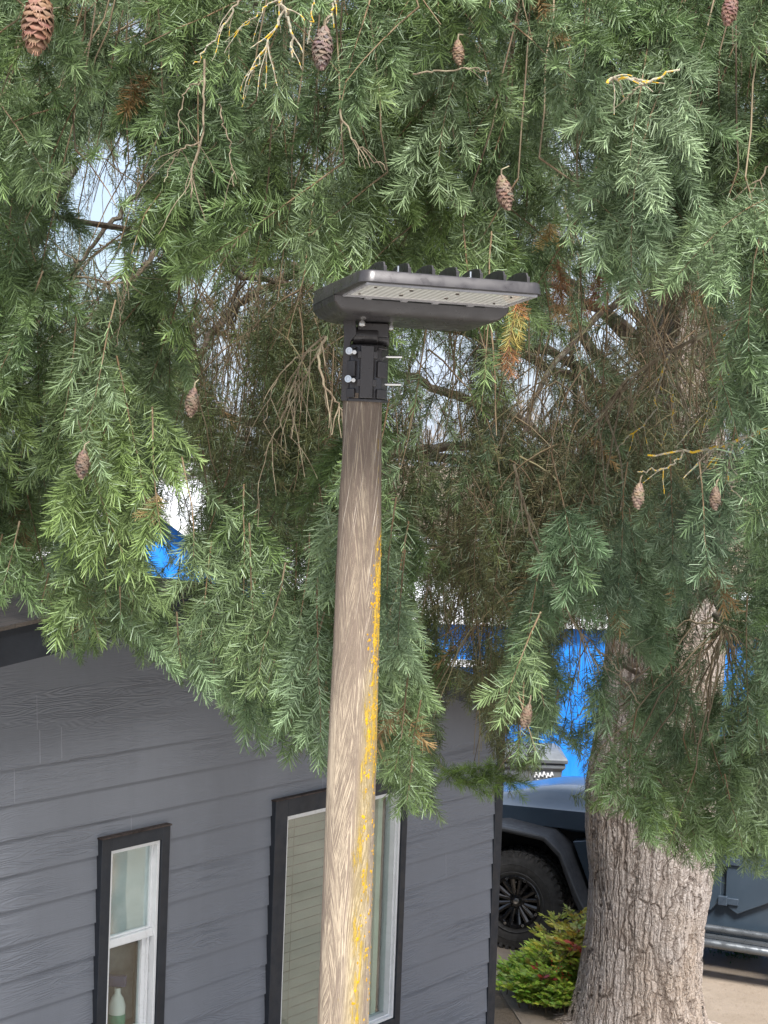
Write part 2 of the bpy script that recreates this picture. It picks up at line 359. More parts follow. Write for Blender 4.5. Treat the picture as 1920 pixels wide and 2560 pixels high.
def window(label, o_, i_, kind):
    wd = empty('window', (o_[0], 0, o_[2])); wd.parent = house; wd['label'] = label
    sh = Matrix.Translation((-o_[0], 0, -o_[2]))
    m_ = MB(sh); frame_boxes(m_, o_, inset(i_, -.002), -.046, -.0005); m_.build('trim', trim, wd, bevel=.003)
    m_ = MB(sh); m_.bx((o_[0] - .004, -.052, o_[3] + .001), (o_[1] + .004, -.002, o_[3] + .009)); m_.build('drip_cap', plain('rusty_flashing', (.055, .042, .038), .7, .3, .1, var=.6, scale=30), wd)
    m_ = MB(sh); frame_boxes(m_, i_, inset(i_, .017), -.034, .07); m_.build('frame', whitev, wd, bevel=.002)
    q = inset(i_, .0175)
    if kind == 'small':
        zm = (wall(258, 2362)[1] + wall(374, 2327)[1]) / 2
        m_ = MB(sh); m_.bx((q[0], -.020, zm - .019), (q[1], .03, zm + .019))
        low = [q[0], q[1], q[2], zm - .02]; frame_boxes(m_, low, inset(low, .012, .05, .03, .008), .004, .034)
        frame_boxes(m_, [q[0], q[1] - .018, q[2], zm - .02], inset([q[0], q[1] - .018, q[2], zm - .02], .004, .007, .012, .006), -.012, .003)
        upq = [q[0], q[1], zm + .02, q[3]]; frame_boxes(m_, upq, inset(upq, .006, .012, .008, .008), -.006, .02)
        m_.build('sash', whitev, wd, bevel=.0015)
        m_ = MB(sh); m_.bx((q[0] + .006, .008, zm + .02), (q[1] - .006, .012, q[3] - .004)); m_.build('pane', glass2, wd)
        m_ = MB(sh); m_.bx((q[0] + .012, .018, q[2] + .02), (q[1] - .045, .022, zm - .02)); m_.build('pane', glass.m, wd)
        cu = NT('obscured_film', .6, .3); oc = cu.obj(); nn = cu.noise(cu.map(oc, (1, 1, .6)), 4, 5, .6, 1.2)
        cu.color(cu.ramp(nn, (.3, (.55, .64, .66)), (.5, (.74, .82, .84)), (.7, (.90, .95, .96)))); cu.bump(nn, .4, .01)
        m_ = MB(sh); m_.bx((q[0] + .001, .022, zm + .02), (q[1] - .001, .025, q[3] - .001)); m_.build('curtain', cu.m, wd)
        m_ = MB(sh); m_.bx((q[0] - .15, .165, q[2]), (q[1] + .05, .169, zm + .1)); m_.build('curtain', plain('grey_curtain', (.22, .23, .23), .8, .2, var=.35, scale=9), wd)
        return wd, zm
    m_ = MB(sh); frame_boxes(m_, q, inset(q, .010, .012), -.018, .05); m_.build('sash', whitev, wd, bevel=.0015)
    m_ = MB(sh); m_.bx((q[0] + .008, .02, q[2] + .008), (q[1] - .008, .024, q[3] - .008)); m_.build('pane', glass.m, wd)
    m_ = MB(sh); z = q[2] + .03; zt = q[3] - .02
    while z < zt:
        a = R(72); uu0, uu1 = q[0] + .012, q[1] - .17
        m_.box(((uu0 + uu1) / 2, .085, z), (uu1 - uu0, .002, .0485), Matrix.Rotation(R(-12), 3, 'X')); z += .055
    m_.build('blind', plain('blind_slat', (.20, .235, .205), .6, .3, var=.05), wd)
    m_ = MB(sh)
    for uu in (q[0] + .16, q[0] + .52): m_.bx((uu, .058, q[2] + .02), (uu + .003, .061, zt))
    m_.build('ladder_cord', plain('cord_green', (.16, .18, .15), .8), wd)
    m_ = MB(sh); m_.bx((q[1] - .10, .05, q[2]), (q[1] - .055, .12, q[3])); m_.build('jamb', plain('pale_green_jamb', (.46, .58, .46), .5), wd)
    m_ = MB(sh); m_.bx((q[0], .07, q[2] - .01), (q[1], .12, q[2] + .012)); m_.build('sill', plain('wood_sill', (.38, .24, .12), .5), wd)
    return wd, 0
wsm, zmid = window('narrow sash window of two panes', sw_o, sw_i, 'small')
window('tall wide window with closed blinds', bw_o, bw_i, 'big')
def HW(u_, v_, z_): return HO + HU * u_ - HN * v_ + Vector((0, 0, z_))
# bottle on the inner sill of the narrow window
bu = (sw_i[0] + sw_i[1]) / 2 + .035
b = empty('bottle', HW(bu, .10, sw_i[2] - .02), 0); tag(b, 'white and green bottle with dark blue top behind the lower pane of the narrow window', 'bottle')
MB().lathe([(0, 0), (0, .04), (.16, .042), (.20, .03), (.22, .016), (.25, .016), (.25, 0)], (0, 0, 0), (0, 0, 1), 24).build('body', plain('white_plastic', (.75, .78, .74), .4), b, smooth=True)
MB().lathe([(.05, .0432), (.12, .0434)], (0, 0, 0), (0, 0, 1), 24).build('paper_band', plain('green_band', (.08, .30, .18), .5), b, smooth=True)
MB().box((-.01, 0, .285), (.11, .04, .06)).build('spray_head', plain('dark_blue_plastic', (.03, .035, .12), .4), b, bevel=.012)
sh_ = MB(); sh_.box((0, 0, 0), (sw_i[1] - sw_i[0] + .06, .16, .02)); shf = sh_.build('window_shelf', plain('shelf_paint', (.5, .5, .48), .5), None, bevel=.003)
shf.location = HW((sw_i[0] + sw_i[1]) / 2, .15, sw_i[2] - .031); shf.rotation_euler = (0, 0, math.atan2(HU.y, HU.x)); shf.parent = None
# keep the shelf as a part of the house
shf.location = ((sw_i[0] + sw_i[1]) / 2, .205, sw_i[2] - .031); shf.rotation_euler = (0, 0, 0); shf.parent = house

# a brown post standing off to the right, mirrored in the narrow window
_d = ray(292, 2230); _q = HO; _t = (_q - CAM).dot(HN) / _d.dot(HN); _hit = CAM + _d * _t; _r = (_d - HN * (2 * _d.dot(HN))).normalized()
_pp = _hit + _r * (5.4 / math.hypot(_r.x, _r.y)); print('post', _pp)
MBp = MB(); MBp.tube([(0, 0, 0), (.02, .01, 1.3), (.0, 0, 2.75)], [.062, .056, .05], 14)
po = MBp.build('wooden_post', plain('brown_post', (.30, .16, .085), .8, .2, var=.4, scale=8, bump=.5), None, smooth=True, angle=R(60)); po.location = (_pp.x, _pp.y, 0)
tag(po, 'brown wooden post mirrored in the upper pane of the narrow window', 'post')
# ================================================================== street lamp
PY = 3.58
pc = P(909, 1007, PY); pb = P(859, 2560, PY)
print('pole', pc, pb)
lamp = empty('street_lamp', (pc.x, PY, 0)); tag(lamp, 'weathered light pole with grey flat floodlight head and yellow lichen', 'street lamp')
LO = Vector((pc.x, PY, 0)); TL_ = Matrix.Translation(-LO)
prof = [(880, 740, 825), (960, 740, 824), (1010, 738, 824), (1060, 733.5, 824), (1180, 728, 823.5), (1400, 719, 819), (1600, 709, 814.5), (1900, 697, 806), (2212, 685, 797)]
rings = []; NS = 96
pts_ = [(D((l + r) / 2, y, PY), (r - l) / 2 * DS / F * PY * 1.0) for y, l, r in prof]
pts_.insert(0, (pts_[0][0] + Vector((0, 0, .03)), pts_[0][1]))
dz = pts_[-1][0] - pts_[-4][0]; k = pts_[-1][0].z / -dz.z
pts_.append((pts_[-1][0] + dz * k, pts_[-1][1] + (pts_[-1][1] - pts_[-4][1]) * k))
zs = [p.z for p, r in pts_][::-1]; xs = [p.x for p, r in pts_][::-1]; rs = [r for p, r in pts_][::-1]
NV = 260; V = []; CA = []; NS = 97
zz = np.concatenate([np.linspace(0, zs[1] - .001, 12), np.linspace(zs[1], zs[-1], NV - 12)])
for z in zz:
    x = np.interp(z, zs, xs); r = np.interp(z, zs, rs)
    for k in range(NS):
        a = -math.pi * 1.5 + 2 * math.pi * k / (NS - 1); CA.append((a, 0, z))
        V.append((x - pc.x + r * math.cos(a), r * math.sin(a), z))
Fq = [(j * NS + i, j * NS + i + 1, (j + 1) * NS + i + 1, (j + 1) * NS + i) for j in range(NV - 1) for i in range(NS - 1)]
pm = NT('weathered_pole', .8, .2); o = pm.n('Attribute', attribute_name='tone').outputs['Vector']; ang, y, z = pm.sep(o)
      # -pi/2 faces the camera, 0 is the right side
low = pm.noise(pm.comb(pm.math('MULTIPLY', ang, .5), 0, pm.math('MULTIPLY', z, 1.3)), 1.0, 2)
def streak(skew, fs, vs, seed, det=4):
    a_ = pm.math('ADD', pm.math('ADD', ang, pm.math('MULTIPLY', z, skew)), pm.math('MULTIPLY', low, 1.2))
    return pm.noise(pm.comb(pm.math('MULTIPLY', a_, fs), seed, pm.math('MULTIPLY', z, vs)), 1.0, det, .62)
s1 = streak(-3.8, 52, 7, 3.1, 5); s2 = streak(2.6, 56, 8, 9.7, 5); s3 = streak(-.8, 44, 6, 17.0, 5)
m1 = pm.step(pm.noise(pm.comb(ang, 4.4, pm.math('MULTIPLY', z, 1.7)), 1.1, 2, .4, .8), .46, .50)
m2 = pm.step(pm.noise(pm.comb(ang, 8.8, pm.math('MULTIPLY', z, 1.1)), .9, 2, .4, .8), .50, .54)
sA = pm.mix(m2, pm.mix(m1, s1, s2), s3)
top = pm.step(z, 3.45, 4.05)       # fewer bare streaks near the top
chip = pm.noise(pm.comb(pm.math('MULTIPLY', ang, 8), 2.2, pm.math('MULTIPLY', z, 42)), 1.0, 4, .75)
thr = pm.math('ADD', pm.math('MULTIPLY', top, .065), .484)
patch = pm.noise(pm.comb(ang, 1.7, pm.math('MULTIPLY', z, 2.4)), 1.3, 4, .6)
thr = pm.math('ADD', thr, pm.math('MULTIPLY', pm.math('SUBTRACT', patch, .5), .30))
f = pm.step(pm.math('ADD', pm.math('MULTIPLY', sA, .82), pm.math('MULTIPLY', chip, .18)), pm.math('SUBTRACT', thr, .02), pm.math('ADD', thr, .055))
dark = pm.mix(pm.noise(pm.comb(pm.math('MULTIPLY', ang, 4), 0, pm.math('MULTIPLY', z, 5)), 1.0, 5, .7), (.140, .105, .082), (.27, .21, .162))
lightc = pm.mix(pm.noise(pm.comb(pm.math('MULTIPLY', ang, 10), 5, pm.math('MULTIPLY', z, 3)), 1.0, 4, .7), (.34, .265, .19), (.55, .455, .34))
dark = pm.mix(pm.math('MULTIPLY', top, .55), dark, (.115, .085, .068))
colr = pm.mix(pm.math('MULTIPLY', f, .92), dark, lightc)
scr = pm.step(streak(-3.0, 13, 3.2, 51.0, 3), .60, .645); colr = pm.mix(pm.math('MULTIPLY', scr, pm.math('ADD', pm.math('MULTIPLY', top, .75), .12)), colr, (.62, .54, .44))
blk = pm.step(streak(-1.2, 40, 7, 31.0, 3), .66, .72); colr = pm.mix(pm.math('MULTIPLY', blk, .7), colr, (.05, .038, .03))
# lichen: a right hand flank and a winding seam
ln = pm.noise(pm.comb(pm.math('MULTIPLY', ang, 3.6), 7.7, pm.math('MULTIPLY', z, 11)), 1.0, 8, .78)
edge = pm.math('MULTIPLY', pm.step(ang, -1.25, -.45), pm.math('SUBTRACT', 1, pm.step(ang, .3, .9)))
rng1 = pm.math('MULTIPLY', pm.step(z, 3.2, 3.45), pm.math('SUBTRACT', 1, pm.step(z, 3.93, 4.0)))
rngw = pm.math('MAXIMUM', rng1, pm.math('MULTIPLY', pm.step(z, 2.3, 3.2), .55))
l1 = pm.math('MULTIPLY', edge, rngw)
cen = pm.math('ADD', -1.15, pm.math('MULTIPLY', pm.math('SUBTRACT', z, 3.2), .55))
d1 = pm.math('ABSOLUTE', pm.math('SUBTRACT', ang, pm.math('ADD', cen, pm.math('MULTIPLY', pm.noise(pm.comb(0, 0, pm.math('MULTIPLY', z, 2)), 1.0, 3), .4))))
l2 = pm.math('MULTIPLY', pm.math('SUBTRACT', 1, pm.step(d1, .12, .6)), pm.math('MULTIPLY', pm.step(z, 2.5, 2.95), pm.math('SUBTRACT', 1, pm.step(z, 3.55, 3.7))))
lm = pm.math('MAXIMUM', l1, pm.math('MULTIPLY', l2, .72))
lf_ = pm.step(pm.math('ADD', ln, pm.math('MULTIPLY', lm, .25)), .67, .76)
colr = pm.mix(pm.math('MULTIPLY', l2, .38), colr, pm.mix(chip, (.30, .22, .08), (.58, .45, .16)))
colr = pm.mix(pm.math('MULTIPLY', lf_, .86), colr, pm.mix(ln, (.40, .22, .012), (.60, .42, .05)))
pm.color(colr); pm.bump(pm.math('ADD', pm.math('ADD', sA, pm.math('MULTIPLY', f, .35)), pm.math('MULTIPLY', lf_, .7)), .75, .004)
npmesh('pole', np.array(V), np.array(Fq), pm.m, lamp, col=np.array(CA), smooth=True)
# lichen cushions standing on the pole's right flank
lb = MB(); rl = random.Random(3)
for i in range(260):
    if rl.random() < .62: z = rl.triangular(3.25, 3.98, 3.78); a = rl.gauss(-.55, .24)
    elif rl.random() < .6: z = rl.uniform(2.7, 3.3); a = rl.gauss(-.35, .22)
    else: z = rl.uniform(2.75, 3.5); a = -1.15 + (z - 3.2) * .55 + rl.gauss(.2, .08)
    r = np.interp(z, zs, rs); x = np.interp(z, zs, xs) - pc.x; s_ = rl.uniform(.0012, .0036)
    c_ = Vector((x + r * math.cos(a), r * math.sin(a), z)); nrm = Vector((math.cos(a), math.sin(a), 0)); tg = Vector((-nrm.y, nrm.x, 0))
    ring = [c_ + (tg * math.cos(q) * s_ * rl.uniform(.7, 1.3) + Vector((0, 0, math.sin(q) * s_ * rl.uniform(.8, 1.8)))) for q in [i_ * math.pi / 3 for i_ in range(6)]]
    lb.add(ring + [c_ + nrm * .0016], [(i_, (i_ + 1) % 6, 6) for i_ in range(6)])
lic = plain('lichen_yellow', (.46, .25, .012), .9, .1, var=.3, scale=60)
lb.build('lichen', lic, lamp, smooth=True)
# --- slip fitter
metal = plain('bronze_powdercoat', (.044, .040, .041), .36, .5, .3, var=.12, scale=14, bump=.25, bscale=900, bdist=.0004)
steel = plain('stainless_steel', (.62, .61, .60), .28, .5, 1, var=.1)
FC = P(912, 1007, PY); zA = P(912, 1006, PY).z; zB = P(910, 864, PY).z
fx = FC.x + .0005
def oct_(r, z, cx=0, cy=0, ph=0): return [(fx + cx + r * math.cos(R(a + ph)), PY + cy + r * math.sin(R(a + ph)), z) for a in range(0, 360, 45)]
m_ = MB(TL_); m_.loft([oct_(.0525, zA), oct_(.0525, zA + .006), oct_(.049, zA + .007), oct_(.049, zB - .004), oct_(.046, zB)])
m_.build('fitter', metal, lamp, bevel=.0015)
zb1 = P(880, 964 - 6, PY).z; zb2 = P(880, 893 - 4, PY).z
m_ = MB(TL_)
for za, zc_ in ((zA + .008, zb1 - .013), (zb1 + .013, zb2 - .013), (zb2 + .013, zB - .006)):
    for a0, a1, r_ in ((-152, -118, .0535), (-60, -28, .0535), (-205, -160, .053)):
        pa, pb_ = (fx + r_ * math.cos(R(a0)), PY + r_ * math.sin(R(a0))), (fx + r_ * math.cos(R(a1)), PY + r_ * math.sin(R(a1)))
        m_.prism([pa, pb_, (fx + .03 * math.cos(R(a1)), PY + .03 * math.sin(R(a1))), (fx + .03 * math.cos(R(a0)), PY + .03 * math.sin(R(a0)))], 2, za, zc_)
m_.prism([(fx - .012, PY - .054), (fx + .016, PY - .0545), (fx + .022, PY - .03), (fx - .018, PY - .03)], 2, zA + .0075, zB - .003)
for zb_ in (zb1, zb2): m_.box((fx + .003, PY - .045, zb_), (.044, .016, .016))
# flange plate on the left, going up to the head
zH = P(880, 800, PY).z
m_.prism([(fx - .0535, zA + .001), (fx - .036, zA + .001), (fx - .036, zB + .006), (fx - .024, zB + .022), (fx - .027, zH + .004), (fx - .0555, zH + .004), (fx - .0515, zB + .02)], 1, PY - .030, PY + .03)
m_.build('bracket', metal, lamp, bevel=.002)
m_ = MB(TL_)
m_.cyl((fx - .004, PY - .006, zB + .020), (1, 0, 0), .0205, .056, 28)
m_.box((fx + .012, PY + .004, zB + .034), (.070, .05, .032)); m_.cyl((fx + .014, PY, zB + .016), (1, 0, 0), .0165, .07, 24)
m_.build('swivel_joint', metal, lamp, bevel=.003)
def bolt(c, ax, r, ln_, head=True):
    b_ = MB(TL_); a = Vector(ax).normalized(); c = Vector(c)
    if head:
        b_.lathe([(-.009, 0.0001), (-.009, r * .5), (-.0045, r * .5), (-.0045, r * .52), (-.0095, r * .55), (-.0095, r * .93), (-.0085, r), (0, r), (0, r * .5), (ln_, r * .5)], c, a, 20)
    else: b_.cyl(c, a, r, ln_, 14)
    b_.build('bolt', steel, lamp, smooth=True)
for zb_ in (zb1, zb2):
    bolt((fx - .0355, PY - .0475, zb_ + .006), (.12, .35, -.03), .0085, .02)
    bolt((fx - .0265, PY - .052, zb_ + .004), (0, 1, 0), .0045, .012, False)
    bolt((fx + .057, PY - .012, zb_), (1, 0, .03), .0032, .044, False)
bolt((fx - .012, PY - .046, zB + .048), (0, .2, 1), .0075, .01, True); bolt((fx + .052, PY - .016, zB + .044), (0, .2, 1), .006, .01, True)
# --- luminaire head
a_ = Vector((math.cos(R(17)), math.sin(R(17)), -.004)).normalized()
b0 = Vector((-math.sin(R(17)), math.cos(R(17)), -.045)).normalized(); c_ = a_.cross(b0).normalized(); b_v = c_.cross(a_)
org = P(903, 703, 3.2)
HM = TL_ @ Matrix(((a_.x, b_v.x, c_.x, org.x), (a_.y, b_v.y, c_.y, org.y), (a_.z, b_v.z, c_.z, org.z), (0, 0, 0, 1)))
Wd, Ln = .396, .43
def rrect(x0, y0, x1, y1, r, n=6, rb=None):
    rb = rb or r; o = []
    for cx, cy, a0, q in ((x1 - r, y0 + r, -90, r), (x1 - rb, y1 - rb, 0, rb), (x0 + rb, y1 - rb, 90, rb), (x0 + r, y0 + r, 180, r)):
        for k in range(n + 1): a = R(a0 + 90 * k / n); o.append((cx + q * math.cos(a), cy + q * math.sin(a)))
    return o
outer = rrect(0, 0, Wd, Ln, .028, 7, .05)
def topz(x, y):     # rim: high corners, scalloped front lip
    e = max(0, 1 - y / .02); s_ = min(1, max(0, min(x - .03, Wd - .015 - x) / .05)); s_ = s_ * s_ * (3 - 2 * s_)
    return .026 + .010 * min(1, y / Ln) - .009 * s_ * e
m_ = MB(HM)
inn = rrect(.006, .007, Wd - .006, Ln - .006, .024, 7, .045); inn2 = rrect(.012, .016, Wd - .012, Ln - .012, .022, 7, .04)
m_.loft([[(x, y, .0) for x, y in inn2], [(x, y, .0) for x, y in inn], [(x, y, .002) for x, y in outer], [(Wd / 2 + (x - Wd / 2) * .985, Ln / 2 + (y - Ln / 2) * .985, topz(x, y) - .003) for x, y in outer], [(x, y, topz(x, y)) for x, y in inn], [(x, y, topz(x, y) - .004) for x, y in inn2], [(Wd / 2 + (x - Wd / 2) * .5, Ln / 2 + (y - Ln / 2) * .5, .026) for x, y in inn2]])
m_.build('housing', metal, lamp, smooth=True, angle=R(50))
m_ = MB(HM); bx_ = rrect(.0, .20, Wd, Ln, .004, 7, .05); bx2 = rrect(.012, .215, Wd - .012, Ln - .010, .01, 7, .045); bx3 = rrect(.03, .235, Wd - .03, Ln - .022, .02, 7, .04)
m_.loft([[(x, y, -.0335) for x, y in bx3], [(x, y, -.026) for x, y in bx2], [(x, y, -.0125) for x, y in rrect(.001, .203, Wd - .001, Ln - .001, .005, 7, .05)], [(x, y, -.0004) for x, y in bx_]])
m_.build('driver_box', metal, lamp, smooth=True, angle=R(30))
m_ = MB(HM); m_.bx((-.0008, .21, -.0003), (.003, Ln - .05, .0012)); m_.bx((.02, .196, -.004), (.055, .2, -.0002)); m_.bx((Wd - .09, .196, -.004), (Wd - .05, .2, -.0002))
m_.bx((.06, .1935, -.0062), (Wd - .06, .1995, -.0045)); m_.build('seam', plain('black_gasket', (.012, .012, .013), .6), lamp)
for i in range(7):
    f_ = MB(HM); x = .052 + i * .0515; yy = [(.012, .012), (.012, .037), (.019, .046), (.04, .050), (.08, .053), (.115, .050), (.145, .040), (.165, .02)]
    f_.prism([(y, z) for y, z in yy], 0, x - .0018, x + .0018); f_.prism([(.0085, .016), (.0118, .016), (.0118, .038), (.0085, .036)], 0, x - .0034, x + .0034)
    f_.build('fin', metal, lamp, bevel=.0008)
for x in (.080, .235): MB(HM).cyl((x, .012, .026), (0, 0, 1), .0024, .024, 10).build('post', steel, lamp)
lm_ = NT('lens_array', .25, .5); u = lm_.obj(); uvv = lm_.uv()
ux, uy, _z = lm_.sep(uvv)
fxn = lm_.math('FRACT', lm_.math('MULTIPLY', ux, 26)); fyn = lm_.math('FRACT', lm_.math('MULTIPLY', uy, 14))
dd = lm_.math('SQRT', lm_.math('ADD', lm_.math('POWER', lm_.math('SUBTRACT', fxn, .5), 2), lm_.math('POWER', lm_.math('SUBTRACT', fyn, .5), 2)))
dome = lm_.math('SUBTRACT', 1, lm_.step(dd, .05, .46))
lm_.color(lm_.ramp(dome, (.0, (.56, .55, .51)), (.5, (.80, .78, .72)), (1, (.97, .96, .90))))
lm_.bump(dome, .6, .004); lm_.b.inputs['Coat Weight'].default_value = .6
m_ = MB(HM); lx0, lx1, ly0, ly1 = .020, Wd - .020, .014, .178
m_.add([(lx0, ly0, -.0014), (lx1, ly0, -.0014), (lx1, ly1, -.0014), (lx0, ly1, -.0014), (lx0, ly0, .002), (lx1, ly0, .002), (lx1, ly1, .002), (lx0, ly1, .002)], [(0, 1, 2, 3), (4, 7, 6, 5), (0, 4, 5, 1), (1, 5, 6, 2), (2, 6, 7, 3), (3, 7, 4, 0)])
lens = m_.build('lens', lm_.m, lamp); uvl_ = lens.data.uv_layers.new(name='UVMap')
invH = HM.inverted()
for lp in lens.data.loops:
    q = invH @ lens.data.vertices[lp.vertex_index].co; uvl_.data[lp.index].uv = ((q.x - lx0) / (lx1 - lx0), (q.y - ly0) / (ly1 - ly0))
m_ = MB(HM); frame_boxes(m_, [lx0 - .006, lx1 + .006, ly0 - .005, ly1 + .012], [lx0 + .002, lx1 - .002, ly0 + .001, ly1 - .001], 0, 1)
m_.v = [(x, z_, -.0042 if y == 0 else .0005) for x, y, z_ in m_.v]
for x in (.07, .15, .22, .30): m_.box((x, ly1 + .010, -.004), (.014, .012, .005))
m_.build('bezel', plain('clear_plastic_rim', (.30, .29, .30), .3, .6), lens)
for x, y in ((.125, .06), (.225, .06), (.125, .13), (.225, .13), (.045, .05), (.34, .05), (.34, .15), (.04, .15)):
    r_ = .0042 if .1 < x < .25 else .0028; MB(HM).cyl((x, y, -.0022), (0, 0, 1), r_, .003, 12).build('screw', plain('dark_screw', (.12, .10, .09), .4, .5, .8), lens)
# ================================================================== off-road car
CO = Vector((1.22, 13.36, 0)); TH = -R(24)
car = empty('parked_car', CO, TH); tag(car, 'dark slate blue off-road car with black fender flares parked behind the tree', 'car')
paint = NT('slate_paint', .28, .5, .25, (.030, .045, .066)); paint.b.inputs['Coat Weight'].default_value = .6; paint.b.inputs['Coat Roughness'].default_value = .12
paint.color(paint.ramp(paint.noise(paint.obj(), 2.5, 5, .6), (.3, (.034, .052, .074)), (.75, (.052, .074, .100))))
paint.bump(paint.noise(paint.obj(), 3, 2), .05, .01)
blackp = plain('black_plastic', (.042, .044, .048), .55, .4, var=.25, bump=.3, bscale=300)
tyrem = plain('tyre_rubber', (.055, .053, .051), .8, .3, var=.35, scale=12, bump=.4, bscale=120)
rimm = plain('black_alloy', (.012, .012, .013), .22, .6, .5, var=.2, coat=.8)
chrome = plain('bolt_metal', (.7, .7, .7), .25, .5, 1)
dglass = plain('tinted_glass', (.008, .009, .010), .04, .6, 0, var=.1, rvar=.02)
Yb0, Yb1 = .16, 1.62
def wheel(s_, yc, side):
    wh = empty('wheel', (s_, yc, .42)); wh.parent = car
    m_ = MB(); d = side   # side=-1: outer face towards -y
    m_.lathe([(-.135 * -d, .195), (-.135 * -d, .215), (.155 * d, .26), (.164 * d, .32), (.15 * d, .385), (.125 * d, .410), (.0, .415), (-.125 * d, .410), (-.15 * d, .385), (-.16 * d, .34), (-.15 * d, .23), (-.13 * d, .195)], (0, 0, 0), (0, 1, 0), 96)
    for k in range(44):
        for row_, (yo, wdt) in enumerate(((-.118, .052), (-.045, .05), (.04, .05), (.118, .052))):
            a = 2 * math.pi * (k + .5 * (row_ % 2)) / 44; Rm = Matrix.Rotation(-a, 3, 'Y')
            m_.box(Rm @ Vector((0, yo, .416)), (.040, wdt, .016), Rm @ Matrix.Rotation(R(14 * (1 if row_ % 2 else -1)), 3, 'Z'))
        a = 2 * math.pi * k / 44; Rm = Matrix.Rotation(-a, 3, 'Y'); m_.box(Rm @ Vector((0, .146 * d, .396)), (.03, .016, .034), Rm)
    for r0 in (.25, .32): m_.lathe([(.160 * d, r0), (.1665 * d, r0 + .004), (.160 * d, r0 + .008)], (0, 0, 0), (0, 1, 0), 64)
    m_.build('tyre', tyrem, wh, smooth=True, angle=R(25))
    m_ = MB(); m_.lathe([(.145 * d, .222), (.152 * d, .216), (.150 * d, .196), (.135 * d, .188), (.02 * d, .18), (-.10 * d, .175), (-.12 * d, .20)], (0, 0, 0), (0, 1, 0), 64)
    m_.lathe([(.00 * d, .18), (-.01 * d, .0001)], (0, 0, 0), (0, 1, 0), 48)
    m_.lathe([(.115 * d, .0001), (.118 * d, .045), (.095 * d, .085), (.03 * d, .09)], (0, 0, 0), (0, 1, 0), 32)
    for k in range(8):
        a = 2 * math.pi * (k + .5) / 8
        for da in (-.20, .20):
            p0 = Vector((math.cos(a + da * .5) * .06, .098 * d, math.sin(a + da * .5) * .06)); p1 = Vector((math.cos(a + da) * .195, .130 * d, math.sin(a + da) * .195))
            m_.tube([p0, (p0 + p1) / 2 + Vector((0, .006 * d, 0)), p1], [.026, .019, .021], 6)
    for k in range(5):
        a = 2 * math.pi * k / 5; m_.cyl((math.cos(a) * .06, .12 * d, math.sin(a) * .06), (0, 1, 0), .011, .02, 10)
    m_.build('rim', rimm, wh, smooth=True)
    for k in range(8):
        m_ = MB(); a = 2 * math.pi * (k + .5) / 8; m_.lathe([(.148 * d, .006), (.158 * d, .006), (.158 * d, .011), (.148 * d, .012)], (math.cos(a) * .204, 0, math.sin(a) * .204), (0, 1, 0), 14); m_.build('rim_bolt', chrome, wh, smooth=True)
    MB().lathe([(.118 * d, .026), (.130 * d, .022), (.132 * d, .0001)], (0, 0, 0), (0, 1, 0), 20).build('hub_cap', chrome, wh, smooth=True)
    m_ = MB(); m_.lathe([(-.03 * d, .0001), (-.028 * d, .165), (-.05 * d, .165)], (0, 0, 0), (0, 1, 0), 40); m_.build('brake_disc', plain('brake_steel', (.35, .33, .31), .35, .5, .9), wh, smooth=True)
for s_ in (0, 2.95): wheel(s_, .16, -1); wheel(s_, 1.62, 1)
# tub with wheel openings cut by the profile
m_ = MB(); tub = [(.62, .40), (2.34, .40), (2.42, .80), (2.62, .98), (3.25, .98), (3.45, .8), (3.5, .55), (3.75, .55), (3.78, 1.10), (.78, 1.10), (.70, 1.05)]
m_.prism(tub, 1, Yb0 + .02, Yb1 - .02); m_.build('body', paint.m, car, bevel=.012)
m_ = MB(); m_.prism([(-.72, .62), (-.72, 1.02), (.78, 1.07), (.78, .55), (.60, .5), (.45, .95), (-.4, .95), (-.5, .62)], 1, .36, 1.42)
m_.prism([(.42, .95), (.78, 1.02), (.80, .52), (.62, .50)], 1, Yb0 + .05, .36); m_.prism([(.42, .95), (.78, 1.02), (.80, .52), (.62, .50)], 1, 1.42, Yb1 - .05)
m_.build('fender', paint.m, car, bevel=.01)
# hood: crowned, narrower at the nose
rings = []
for t in [i / 14 for i in range(15)]:
    s_ = -.76 + 1.54 * t; hw = .50 + .17 * t; zc_ = 1.13 + .07 * t - .05 * max(0, 1 - t * 8) ** 2; sb = min(1, max(0, (t - .15) / .45)); sb = sb * sb * (3 - 2 * sb); yc = .89; rg_ = []
    rg_.append((s_, yc - hw - .012, zc_ - .14)); 
    for k in range(17):
        q = -1 + k / 8; bul = .02 * (1 - abs(q) ** 4) + (.02 + .10 * sb) * (1 / (1 + math.exp((abs(q) - .72) * 13)))
        rg_.append((s_, yc + hw * q, zc_ + bul + .01 * t))
    rg_.append((s_, yc + hw + .012, zc_ - .14)); rings.append(rg_)
m_ = MB(); m_.loft(rings, cap=False, closed=False); m_.add(rings[0], [tuple(range(19))]); m_.build('hood', paint.m, car, smooth=True, angle=R(40))
m_ = MB(); m_.bx((-.80, .40, .62), (-.73, 1.38, 1.10)); gr = m_.build('grille', paint.m, car, bevel=.02)
m_ = MB()
for k in range(7): m_.bx((-.806, .60 + k * .085, .70), (-.79, .64 + k * .085, 1.03))
m_.build('grille_slot', blackp, gr)
for y_ in (.49, 1.29): MB().lathe([(0, .0001), (-.03, .06), (-.0, .085)], (-.80, y_, .93), (1, 0, 0), 24).build('headlight', plain('lamp_glass', (.6, .62, .62), .08, .6), car, smooth=True)
m_ = MB(); m_.bx((-1.12, .2, .50), (-.95, 1.58, .68)); m_.bx((-.95, .55, .5), (-.76, .65, .6)); m_.bx((-.95, 1.15, .5), (-.76, 1.25, .6)); m_.build('bumper', blackp, car, bevel=.02)
